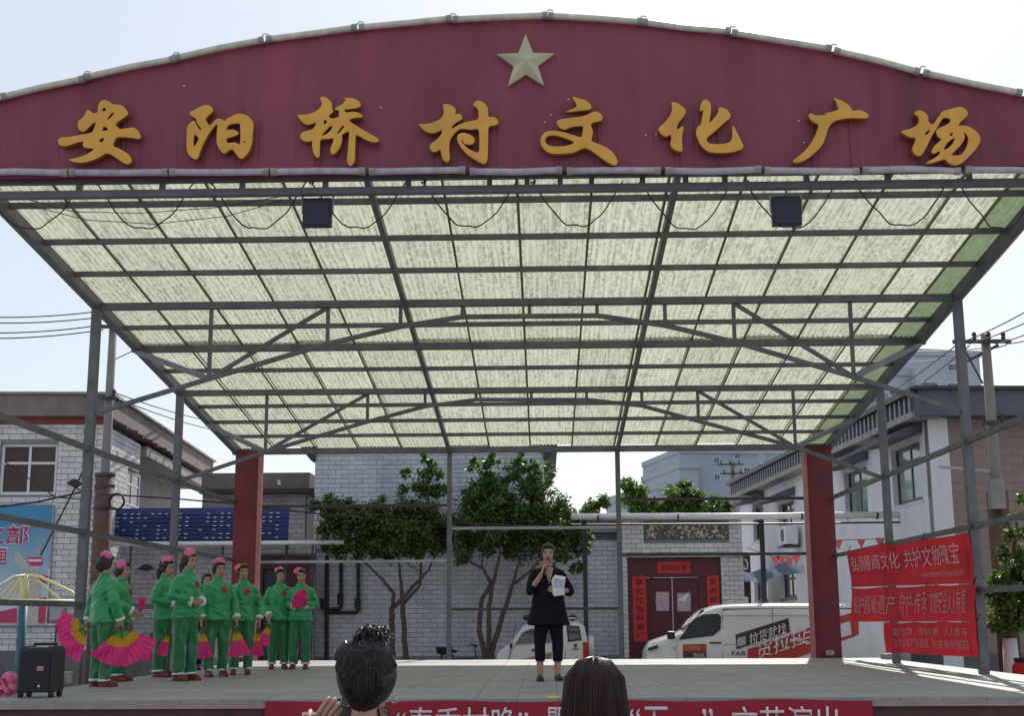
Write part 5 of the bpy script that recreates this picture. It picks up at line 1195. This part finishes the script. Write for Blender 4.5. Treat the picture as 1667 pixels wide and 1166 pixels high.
def patch(me, name, m, parent, poly_fn, n, c, r, off, s, ysign=-1):
    """a thin shape laid on the front of a garment"""
    bvh = BVHTree.FromPolygons([v.co for v in me.vertices], [tuple(p.vertices) for p in me.polygons])
    def hit(x, z):
        h = bvh.ray_cast(Vector((x, ysign*2, z)), Vector((0,-ysign,0)))
        return (h[0].y+ysign*off) if h[0] else None
    vs = []; fs = []; rings_ = 4
    y0 = hit(c[0]*s, c[1]*s)
    if y0 is None: return
    vs.append((c[0]*s, y0, c[1]*s))
    for j in range(1, rings_+1):
        for k in range(n):
            dx, dz = poly_fn(k/n); x, z = (c[0]+dx*r*j/rings_)*s, (c[1]+dz*r*j/rings_)*s; y = hit(x, z); vs.append((x, y if y is not None else y0, z))
    for k in range(n):
        k2 = (k+1) % n; fs.append((0,1+k,1+k2))
        for j in range(rings_-1): fs.append((1+j*n+k,1+j*n+k2,1+(j+1)*n+k2,1+(j+1)*n+k))
    vs2 = [(x, y-ysign*.012, z) for x, y, z in vs]
    o = MB().add(vs, fs).build(name, m, parent, smooth=True)
    return o
def strand(mb, pts, r): mb.tube(pts, [r]*(len(pts)-1)+[r*.4], 4)

def person(label, loc, rot, H, kind, armL, armR, seed=0, wide=1.0, head=(0,0), feet=.1, flower=None, group=None, hair='bun'):
    s = H/1.6; root = thing('person', label, 'person', loc, rot, group)
    hc = Vector((0,-.014,1.487)); hz = Matrix.Rotation(head[0], 3, 'Z') @ Matrix.Rotation(head[1], 3, 'X')
    def hd(x, y, z): return hc + hz @ Vector((x, y, z))
    b = MB(); f = MB(); W_ = wide
    # trunk, neck, head
    b.rings([(0,0,.78,.14*W_,.10),(0,0,.86,.162*W_,.115*W_),(0,.0,.98,.135*W_,.10*W_),(0,.0,1.10,.142*W_,.105*W_),(0,.0,1.20,.150*W_,.104),(0,.004,1.27,.125,.085),(0,.01,1.335,.075,.06)], 20)
    b.tube([(0,.012,1.30),(0,.006,1.37),hd(0,.01,-.055)], [.064,.056,.056], 14)
    b.ball(hc+hz@Vector((0,.008,.012)), (.078,.095,.102), 18, 14, hz); b.ball(hd(0,-.028,-.052), (.057,.062,.060), 14, 10, hz); b.ball(hd(0,-.04,-.088), (.026,.026,.02), 10, 8, hz)
    b.tube([hd(0,-.08,.01), hd(0,-.094,-.012), hd(0,-.104,-.03)], [.007,.010,.014], 8); b.ball(hd(0,-.086,-.062), (.024,.012,.011), 10, 6, hz)
    for sx in (-1,1):
        b.ball(hd(sx*.074,.006,-.005), (.009,.018,.03), 8, 8, hz); b.ball(hd(sx*.033,-.066,-.03), (.024,.022,.024), 10, 8, hz)
        k_ = Vector((sx*feet, -.005, .46)); an = Vector((sx*feet, .012, .075))
        b.tube([(sx*.082,0,.86),(sx*.084,-.002,.70),k_,(sx*feet,.012,.33),an,(sx*feet,.012,.05)], [.085*W_,.066*W_,.050,.050,.036,.04], 14)
        b.tube([(sx*feet,.035,.035),(sx*feet*1.05,-.06,.035),(sx*feet*1.12,-.13,.022)], [.036,.036,.026], 10)
    hands = {}
    for sx, (el, wr, d, nrm, curl) in ((1,armL),(-1,armR)):
        el, wr = Vector(el), Vector(wr); sh = Vector((sx*.142,.004,1.235))
        b.tube([Vector((sx*.06,.004,1.28)), sh, sh.lerp(el,.5), el, el.lerp(wr,.45), wr, wr+Vector(d).normalized()*.02], [.036,.044,.040,.036,.035,.027,.027], 12)
        hands[sx] = hand(b, f, wr, d, nrm, s, curl, sx)
    for i, v in enumerate(b.v): b.v[i] = tuple(c_*s for c_ in v)
    me = remesh(b, .0125*s, 3, .5); join_mesh(me, f)
    link('body', me, M_skin, root, True)
    # face
    for sx in (-1,1):
        e_ = MB(); p = hd(sx*.031,-.0805,.004); e_.ball(p*s, (.0135*s,.008*s,.0065*s), 10, 6, hz); e_.build('eye', M_eye, root, smooth=True)
        e_ = MB().tube([hd(sx*.015,-.088,.022)*s, hd(sx*.034,-.087,.027)*s, hd(sx*.052,-.074,.021)*s], .0035*s, 6); e_.build('eyebrow', M_hair, root)
    MB().ball(hd(0,-.098,-.06)*s, (.02*s,.006*s,.0065*s), 10, 6, hz).build('mouth', M_lip, root, smooth=True)
    # hair
    h = MB()
    h.ball(hd(0,.024,.026), (.093,.098,.107), 18, 14, hz); h.ball(hd(0,-.020,.082), (.072,.074,.036), 14, 10, hz)
    for sx in (() if hair == 'updo' else (-1,1)): h.ball(hd(sx*.070,.024,-.008), (.022,.042,.062), 10, 8, hz)
    if hair == 'bun': h.ball(hd(0,.11,-.02), (.045,.04,.045), 12, 8, hz); h.ball(hd(0,.07,-.05), (.06,.05,.05), 12, 8, hz)
    if hair == 'pony': h.tube([hd(0,.09,.01), hd(0,.12,-.05), hd(0,.10,-.14), hd(.01,.085,-.20)], [.035,.045,.04,.015], 10)
    if hair == 'updo': h.ball(hd(0,.050,-.030), (.058,.055,.06), 14, 10, hz); h.ball(hd(-.02,.06,.095), (.055,.05,.04), 12, 8, hz)
    if hair == 'long': h.rings([(0,.03,1.10,.105,.05),(0,.03,1.25,.11,.06),(0,.028,1.38,.102,.075),(0,.022,1.48,.092,.088),(0,.02,1.56,.06,.06)], 18)
    for i, v in enumerate(h.v): h.v[i] = tuple(c_*s for c_ in v)
    hm = link('hair', remesh(h, .010*s, 3, .5, .004*s, (40,40,14), seed), M_hair_b if hair == 'long' else M_hair, root, True)
    if flower:
        for (fx, fy, fz, r) in flower: 
            o = flower_ball('hair_flower', M_flower, hm, hd(fx*1.05,fy,fz*1.05)*s, r*s*1.75, 22, .42)
    # clothes
    if kind == 'dancer':
        t = MB(); t.rings([(0,0,.845,.150*W_,.115*W_),(0,0,.95,.158*W_,.12*W_),(0,0,.80,.165*W_,.125*W_),(0,0,.74,.150*W_,.115*W_)][1:], 22)
        for sx in (-1,1): t.tube([(sx*.078,0,.84),(sx*.085,0,.66),(sx*feet,-.004,.44),(sx*feet,.0,.24),(sx*feet,.008,.085)], [.106*W_,.094*W_,.078,.074,.070], 16)
        for i, v in enumerate(t.v): t.v[i] = tuple(c_*s for c_ in v)
        link('trousers', remesh(t, .0105*s, 3, .5, .016*s, (12,12,3), seed+1, 4), M_green_d, root, True)
        j = MB(); j.rings([(0,0,.775,.198*W_,.152*W_),(0,0,.80,.196*W_,.15*W_),(0,0,.90,.180*W_,.138*W_),(0,0,1.0,.168*W_,.128*W_),(0,0,1.12,.174*W_,.132*W_),(0,0,1.20,.176*W_,.128),(0,.002,1.26,.152,.110),(0,.006,1.31,.112,.088),(0,.008,1.34,.080,.070),(0,.006,1.368,.062,.062)], 24)
        for sx, (el, wr, *_r) in ((1,armL),(-1,armR)):
            el, wr = Vector(el), Vector(wr); sh = Vector((sx*.150,.004,1.236)); e2 = wr-(wr-el).normalized()*.03
            j.ball(el, .061, 12, 8); j.tube([Vector((sx*.06,.004,1.285)), sh, sh.lerp(el,.5), el, el.lerp(e2,.5), e2], [.046,.070,.068,.062,.060,.061], 14)
        for i, v in enumerate(j.v): j.v[i] = tuple(c_*s for c_ in v)
        jm = remesh(j, .0105*s, 3, .5, .017*s, (9,9,6), seed+2); jo = link('jacket', jm, M_green, root, True)
        patch(jm, 'chest_emblem', M_emblem, jo, lambda t_: (math.cos(t_*6.283)*(1+.10*math.cos(t_*6.283*5)), math.sin(t_*6.283)*(1+.12*math.cos(t_*6.283*7))*1.0), 40, (.055,1.20), .05, .004*s, s)
        for sx, (el, wr, *_r) in ((1,armL),(-1,armR)):
            d_ = (Vector(wr)-Vector(el)).normalized(); MB().tube([(Vector(wr)-d_*.045)*s, (Vector(wr)-d_*.008)*s], [.062*s,.059*s], 14).build('cuff', M_white_cuff, jo, smooth=False)
        MB().rings([(0,.006*s,1.352*s,.069*s,.068*s),(0,.005*s,1.384*s,.064*s,.064*s)], 18).build('collar', M_green, jo)
        for sx in (-1,1):
            MB().tube([(sx*feet*s,.008*s,.075*s),(sx*feet*s,.01*s,.10*s)], .075*s, 14).build('ankle_trim', M_white_cuff, root)
            sm = MB(); sm.tube([(sx*feet*s,.062*s,.03*s),(sx*feet*s,.03*s,.045*s),(sx*feet*1.05*s,-.06*s,.043*s),(sx*feet*1.12*s,-.15*s,.028*s),(sx*feet*1.14*s,-.178*s,.02*s)], [.026*s,.045*s,.047*s,.036*s,.016*s], 12); sm.cbox((sx*feet*1.05*s,-.05*s,.008*s),(.085*s,.235*s,.016*s))
            link('shoe', remesh(sm, .009*s, 2, .5), M_shoe_red, root, True)
    else:
        pres = kind == 'presenter'; mt = M_coat if pres else (M_dress if hair == 'updo' else M_dress2)
        t = MB(); t.rings([(0,0,.95,.152*W_,.118*W_),(0,0,.80,.16*W_,.122*W_),(0,0,.74,.14*W_,.11*W_)], 22)
        zc = .225 if pres else .09
        for sx in (-1,1): t.tube([(sx*.078,0,.84),(sx*.085,0,.66),(sx*feet,-.004,.44),(sx*feet,.006,zc)], [.100*W_,.088*W_,.068,.060], 16)
        for i, v in enumerate(t.v): t.v[i] = tuple(c_*s for c_ in v)
        link('trousers', remesh(t, .0125*s, 3, .5, .008*s, (12,12,3), seed+1, 4), M_coat, root, True)
        j = MB(); hem = [(0,0,.645,.25*W_,.16*W_),(0,0,.70,.235*W_,.155*W_),(0,0,.84,.205*W_,.145*W_)] if pres else [(0,0,.80,.19*W_,.14*W_),(0,0,.9,.18*W_,.135*W_)]
        j.rings(hem+[(0,0,.95,.18*W_,.13*W_),(0,0,1.05,.166*W_,.124*W_),(0,0,1.14,.17*W_,.126*W_),(0,0,1.20,.172*W_,.122),(0,.002,1.26,.150,.104),(0,.008,1.31,.110,.082),(0,.016,1.345,.075,.062)], 24)
        for sx, (el, wr, *_r) in ((1,armL),(-1,armR)):
            el, wr = Vector(el), Vector(wr); sh = Vector((sx*.150,.004,1.236)); e2 = el.lerp(wr, .28 if pres else .2)
            j.ball(el, .061, 12, 8); j.tube([Vector((sx*.06,.004,1.285)), sh, sh.lerp(el,.5), el, e2], [.046,.068,.066,.060,.058], 14)
        for i, v in enumerate(j.v): j.v[i] = tuple(c_*s for c_ in v)
        jm = remesh(j, .0105*s, 3, .5, .014*s, (9,9,6), seed+2); jo = link('coat' if pres else 'shirt', jm, mt, root, True)
        if pres:
            def vshape(t_):
                a = t_*6.283; pts = [(-.9,1.0),(.9,1.0),(0,-1.9)]
                u = t_*3; i = int(u) % 3; fr_ = u-int(u); p_, q_ = pts[i], pts[(i+1) % 3]; return (p_[0]+(q_[0]-p_[0])*fr_, p_[1]+(q_[1]-p_[1])*fr_)
            patch(jm, 'bare_neckline', M_skin, jo, vshape, 36, (0,1.255), .068, .005*s, s)
        for sx in (-1,1):
            sm = MB(); sm.tube([(sx*feet*s,.062*s,.03*s),(sx*feet*s,.03*s,.04*s),(sx*feet*1.05*s,-.06*s,.038*s),(sx*feet*1.12*s,-.15*s,.026*s),(sx*feet*1.14*s,-.178*s,.018*s)], [.024*s,.043*s,.044*s,.036*s,.016*s], 12); sm.cbox((sx*feet*1.05*s,-.05*s,.008*s),(.085*s,.235*s,.016*s))
            link('shoe', remesh(sm, .009*s, 2, .5), M_shoe_bk, root, True)
    Rm = Matrix.Rotation(rot, 3, 'Z'); L0 = Vector(loc)
    return root, {k: L0+Rm@(v*s) for k, v in hands.items()}, hm, (hd, s, Rm, L0)

def fan(label, hub, a0, a1, r, yaw=0, tilt=0, n=None, pink=False):
    t = thing('folding_fan', label, 'fan', hub, yaw, 'dance fans'); a0, a1 = R(a0), R(a1); n = n or max(10, int((a1-a0)/R(4.5)))
    def band(nm, r0, r1, m, ruf=0, steps=3):
        vs = []; fs = []
        for j in range(steps+1):
            for k in range(n+1):
                a = a0+(a1-a0)*k/n; rr = r0+(r1-r0)*j/steps; pl = (.012 if k % 2 else -.012)*(rr/r)*(.6+.4*(n > 12))
                if j == steps: rr *= 1+random.uniform(-.025,.025)*(1 if ruf else .3)
                vs.append((rr*math.cos(a), pl+tilt*rr*.4+ (random.uniform(-.012,.012) if ruf and j == steps else 0) + ruf*.02*math.sin(a*9+rr*20), rr*math.sin(a)))
        for j in range(steps):
            for k in range(n): q = j*(n+1)+k; fs.append((q,q+1,q+n+2,q+n+1))
        MB().add(vs, fs).build(nm, m, t, fix=False)
    if pink: band('pink_silk_band', .1*r, r, M_pink, 1, 7)
    else: band('green_leaf_band', .12*r, .28*r, M_fan_green); band('yellow_leaf_band', .28*r, .52*r, M_yellow); band('pink_silk_band', .52*r, r, M_pink, 1, 5)
    for a in (a0, a1, (a0+a1)/2): MB().bar((-.03*math.cos(a),-.008,-.03*math.sin(a)),(.30*r*math.cos(a),-.008,.30*r*math.sin(a)),.008,.012).build('stick', M_bark, t)
    return t
def at(px, py): q_ = G(px, py, ZS); return (q_.x, q_.y, ZS)
GD = 'dancers in green on the stage'
down = lambda sx, y=-.05, x=.235: ((sx*x,.03,1.03),(sx*(x+.0),y,.80),(0,-.15,-1),(-sx,0,0),.9)
fold = lambda sx, z=1.0: ((sx*.24,.03,1.04),(sx*.075,-.19,z),(-sx,-.25,.05),(0,.9,.1),.8)
# 1: near dancer seen from behind
p1, h1, *_ = person('dancer in green nearest the loudspeaker, back turned, large open fan at her side', at(162,1119), R(140), 1.50, 'dancer', down(1,.05,.26), down(-1,-.08,.27), 1, 1.08, (R(-15),0), flower=[(.0,.02,.105,.05),(-.05,.0,.1,.035),(.05,-.01,.095,.03)], group=GD)
p2, h2, *_ = person('dancer in green half hidden behind the one with her back turned', at(190,1110), R(82), 1.48, 'dancer', down(1), ((-.22,-.04,1.04),(-.12,-.25,.93),(.2,-.6,-.3),(.5,0,.2),.9), 2, 1.0, (0,0), flower=[(-.06,.0,.07,.05),(0,.02,.1,.04)], group=GD)
p3, h3, *_ = person('dancer in green with ponytail facing right, one arm folded at her waist', at(262,1103), R(78), 1.56, 'dancer', ((.23,.07,1.03),(.22,.14,.80),(0,.2,-1),(-1,0,0),.9), fold(-1), 3, .98, (0,0), flower=[(0,-.03,.10,.05),(-.05,0,.09,.04)], group=GD, hair='pony')
p4, h4, *_ = person('tall dancer in green with long ponytail, hands clasped in front', at(299,1109), R(58), 1.60, 'dancer', fold(1,.98), fold(-1,.97), 4, 1.02, (R(5),0), flower=[(-.02,-.02,.105,.055),(.04,0,.1,.04)], group=GD, hair='pony')
p5, h5, *_ = person('dancer in green holding an open fan down in each hand', at(350,1102), R(32), 1.54, 'dancer', down(1,-.1,.25), down(-1,-.06,.25), 5, 1.0, (R(8),0), flower=[(0,-.02,.10,.05),(-.04,.0,.095,.04)], group=GD)
p6, h6, *_ = person('dancer in green standing in front of the left red column', at(391,1099), R(14), 1.52, 'dancer', down(1,-.05,.25), down(-1,.03,.22), 6, 1.04, (R(6),0), flower=[(-.075,0,.05,.045),(-.06,.02,.08,.03)], group=GD)
p7, h7, *_ = person('dancer in green second from the right of the group, fan in her lowered hand', at(452,1090), R(16), 1.53, 'dancer', down(1,.02,.22), ((-.25,.02,1.03),(-.17,-.16,.84),(0,-.3,-1),(1,0,0),.9), 7, 1.05, (R(10),0), flower=[(0,-.01,.1,.035),(-.05,.01,.085,.035)], group=GD)
p8, h8, *_ = person('rightmost dancer in green, hugging a closed pink fan to her belly', at(487,1090), R(4), 1.52, 'dancer', fold(1,1.01), fold(-1,1.0), 8, 1.02, (R(6),0), flower=[(-.06,0,.075,.05),(-.03,.0,.1,.03)], group=GD)
fan('large open pink and yellow fan at the side of the dancer with her back turned', h1[-1]+Vector((.02,-.05,0)), 222, 342, .43, R(12), .1)
fan('half hidden fan left of the dancer with her back turned', h1[1]+Vector((-.03,.02,.02)), 150, 262, .42, R(-15))
fan('red-pink fan held up between the two leftmost dancers', h2[-1], 70, 102, .2, R(10), n=10, pink=True)
fan('fan hanging behind the ponytailed dancer with folded arm', U(251,1026,p3.location.y+.12), 238, 286, .42, R(-10))
fan('narrow sliver of a fan between the two ponytailed dancers', U(277,1024,p3.location.y-.3), 240, 268, .36, 0, n=8)
person('person in dark clothes half hidden behind the middle dancers', at(331,1091), R(25), 1.46, 'plain', down(1), down(-1), 13, 1.0, hair='bun')
fan('left fan of the dancer who holds a fan in each hand', h5[-1], 238, 292, .44, R(5)); fan('right fan of the dancer who holds a fan in each hand', h5[1], 258, 304, .43, R(-5))
fan('nearly folded fan hanging right of the red column dancer', h6[1], 258, 284, .42, 0, n=10)
fan('small half open fan held low by the second dancer from the right', h7[-1], 232, 268, .38, R(8), n=10)
fan('closed pink fan held at the belly of the rightmost dancer', (h8[1]+h8[-1])/2+Vector((.13,-.05,.02)), 95, 195, .24, R(6), -.1, pink=True)

# presenter with microphone and papers
armR = ((-.225,-.09,1.05),(-.075,-.185,1.27),(.25,.02,1),(.5,.9,0),1.0); armL = ((.25,-.02,1.04),(.12,-.21,1.06),(-1,-.15,.05),(0,1,.1),.75)
pp, hp, _h, (hd, s_, Rm, L0) = person('presenter in a long black coat and cropped trousers speaking at centre stage', at(894,1109), R(6), 1.65, 'presenter', armL, armR, 9, 1.04, (R(-6),0), .105, hair='bun')
def PW(x, y, z): return L0 + Rm @ (Vector((x,y,z))*s_)
b0 = PW(-.058,-.20,1.29); mc = thing('microphone', 'black hand-held microphone raised to the presenter\'s mouth', 'microphone', b0)
d0 = PW(-.012,-.15,1.425)-b0
MB().tube([d0*-.55, d0*.78], [.014,.019], 12).build('handle', M_black, mc, smooth=True); MB().tube([d0*.76, d0*.80], .024, 12).build('collar', M_steel_l, mc); MB().ball(d0*.95, .027, 14, 10).build('grille', M_steel_d, mc, smooth=True)
b0 = PW(.095,-.235,1.085); ppr = thing('paper_sheets', 'white sheets of paper held against the presenter\'s chest', 'papers', b0, R(6))
for k, (rx, rz) in enumerate(((R(8),R(4)),(R(12),R(-6)),(R(3),R(-2)))):
    vs = []; fs = []
    for i in range(7):
        for j in range(7): x, z = -.07+.14*i/6, -.10+.20*j/6; vs.append((x, .03*(x/.1)**2+.02*(z/.14)**2-.008*k, z+.02*k))
    for i in range(6):
        for j in range(6): a = i*7+j; fs.append((a,a+7,a+8,a+1))
    o = MB().add(vs, fs).build('sheet', M_paper_w, ppr, smooth=True, fix=False); o.rotation_euler = (0,R(-8+9*k),0)
o = MB().box(-.055,.055,-.030,-.028,-.0,.10).build('printed_block', mat('grey_print',(.42,.46,.56),.7,0,.3,50), ppr); o.rotation_euler = (0,R(8),0)

# two women of the audience, seen from behind
YA1 = 4.0; v = U(597,1100,YA1); Ht = U(597,1048,YA1).z
pose = ((-0,0,0),)
sA = Ht/1.6; toL = lambda w_: (-(w_.x-v.x)/sA, -(w_.y-YA1)/sA, w_.z/sA)
wq, wt = Vector(toL(U(506,1212,YA1+.21))), Vector(toL(U(545,1145,YA1+.21)))
aL = ((.27,-.02,1.12),tuple(wq),tuple(wt-wq),(-.25,-1,0),.28); aR = ((-.23,-.02,1.02),(-.2,-.15,.82),(0,-.3,-1),(1,0,0),.5)
pa, ha, hma, (hd, s_, Rm, L0) = person('woman in the audience with pinned-up hair, photographing with a phone', (v.x, YA1, 0), R(180), Ht, 'plain', aL, aR, 11, 1.0, (0,0), hair='updo')
random.seed(51)
hb = MB()
for k in range(900):                                   # combed-up hair at the back and sides
    a = random.uniform(-.15,math.pi+.15); z0 = random.uniform(.02-.105*max(0,math.sin(a))**2,.04)
    r0 = .082; q1 = random.uniform(.93,.99); st_ = [hd(math.cos(a)*r0*(1-.2*max(0,-z0*6)), .024+math.sin(a)*(.090-.25*max(0,-z0-.04)), z0), hd(math.cos(a)*.092*q1+random.uniform(-.003,.003), .028+math.sin(a)*.100*q1, z0*.4+.035), hd(math.cos(a)*.072*q1+random.uniform(-.008,.008), .03+math.sin(a)*.088*q1, .092), hd(math.cos(a)*.03-.015+random.uniform(-.015,.015), .05+random.uniform(-.015,.015), .130+random.uniform(-.006,.006))]
    strand(hb, [p_*s_ for p_ in st_], .0014*s_)
o = hb.build('hair_strands', M_hair, hma, smooth=True, fix=False); o['kind'] = 'stuff'
hb = MB()
for k in range(110):                                    # curly top knot
    c_ = hd(-.015+random.gauss(0,.02), .055+random.gauss(0,.02), .136+random.gauss(0,.010)); r_ = random.uniform(.012,.024); ax = Vector((random.gauss(0,1),random.gauss(0,1),random.gauss(0,.6))).normalized()
    u_ = ax.orthogonal().normalized(); w_ = ax.cross(u_); pts = [(c_+u_*r_*math.cos(t_*.7)+w_*r_*math.sin(t_*.7)+ax*(.003*t_))*s_ for t_ in range(8)]
    strand(hb, pts, .0022*s_)
for k in range(34):
    p0 = hd(-.02+random.gauss(0,.02), .05, .132); dd = Vector((-random.uniform(.1,.9), .2, random.uniform(-.1,.6))).normalized(); hb.tube([p0*s_, (p0+dd*.03)*s_, (p0+dd*.055+Vector((0,0,-.01)))*s_], [.0025,.002,.0007], 4)
o = hb.build('curly_topknot', M_hair, hma, smooth=True, fix=False); o['kind'] = 'stuff'
hb = MB()
for k in range(60):                                    # loose wisps on the neck
    x = random.choice((-1,1))*random.uniform(.035,.07); p0 = hd(x, .05, -.07); strand(hb, [p0*s_, (p0+Vector((x*.2,.012,-.03)))*s_, (p0+Vector((x*random.uniform(-.1,.6),.018,-.065+random.uniform(-.02,.02))))*s_], .0011*s_)
o = hb.build('loose_wisps', M_hair_b, hma, fix=False); o['kind'] = 'stuff'
MB().tube([hd(.055,.05,.112)*s_, hd(.078,.035,.095)*s_, hd(.092,.02,.066)*s_], [.012*s_,.016*s_,.01*s_], 8).build('hair_clip', mat('tortoise_clip',(.05,.03,.03),.2), hma, smooth=True)
torus(pa, 'earring', tuple(hd(.083,.0,-.055)*s_), .008*s_, .0012, M_rim, 18); torus(pa, 'earring', tuple(hd(-.083,.0,-.055)*s_), .008*s_, .0012, M_rim, 18)
# phone in her raised left hand
hp_ = ha[1]; ph = thing('smartphone', 'black smartphone in the raised hand of the woman with pinned-up hair', 'phone', U(556,1160,YA1+.245), R(4))
MB().cbox((.03,0,0),(.16,.009,.088)).build('case', M_black, ph, bevel=.004); MB().cbox((.03,-.0052,0),(.148,.001,.08)).build('screen', M_glass, ph)
YB = 4.4; v = U(968,1100,YB); Ht = U(968,1080,YB).z
pb_, hb_, hmb, (hd, s_, Rm, L0) = person('woman in the audience with long straight brown hair seen from behind', (v.x, YB, 0), R(176), Ht, 'plain', down(1), down(-1), 12, 1.0, (0,0), hair='long')
hb = MB()
for k in range(1700):
    a = random.uniform(-.35, math.pi+.35); q_ = random.uniform(.0,1)
    ca, sa = math.cos(a), math.sin(a); part = .01*math.copysign(1, ca)
    rr = random.uniform(.985,1.05); lo = random.uniform(1.02,1.16)
    st_ = [hd(part*random.uniform(.3,1), .03+random.uniform(-.07,.05), .134), hd(ca*.055, .024+sa*.062, .122), hd(ca*.093*rr, .024+sa*.100*rr, .066), hd(ca*.101*rr, .026+sa*.102*rr, -.03), hd(ca*.108*rr, .030+sa*.090*rr, -.13), hd(ca*.112*rr, .032+sa*.074*rr, -.24), hd(ca*.108*rr, .032+sa*.062*rr, lo-1.49)]
    jx, jy = random.gauss(0,.004), random.gauss(0,.003); st_ = [p_+Vector((jx*i_*.35,jy*i_*.35,0)) for i_, p_ in enumerate(st_)]
    strand(hb, [p_*s_ for p_ in st_], .0012*s_)
o = hb.build('hair_strands', M_hair_b, hmb, smooth=True, fix=False); o['kind'] = 'stuff'

hc_ = U(238,926,YC-.06); hat = thing('dark_cap', 'dark blue cap hung on the brick wall behind the dancers', 'cap', hc_)
cp = MB(); cp.ball((0,0,.02),(.16,.06,.07)); cp.ball((0,-.03,-.01),(.24,.06,.025)); link('cap_body', remesh(cp, .01, 3), M_flood, hat, True)
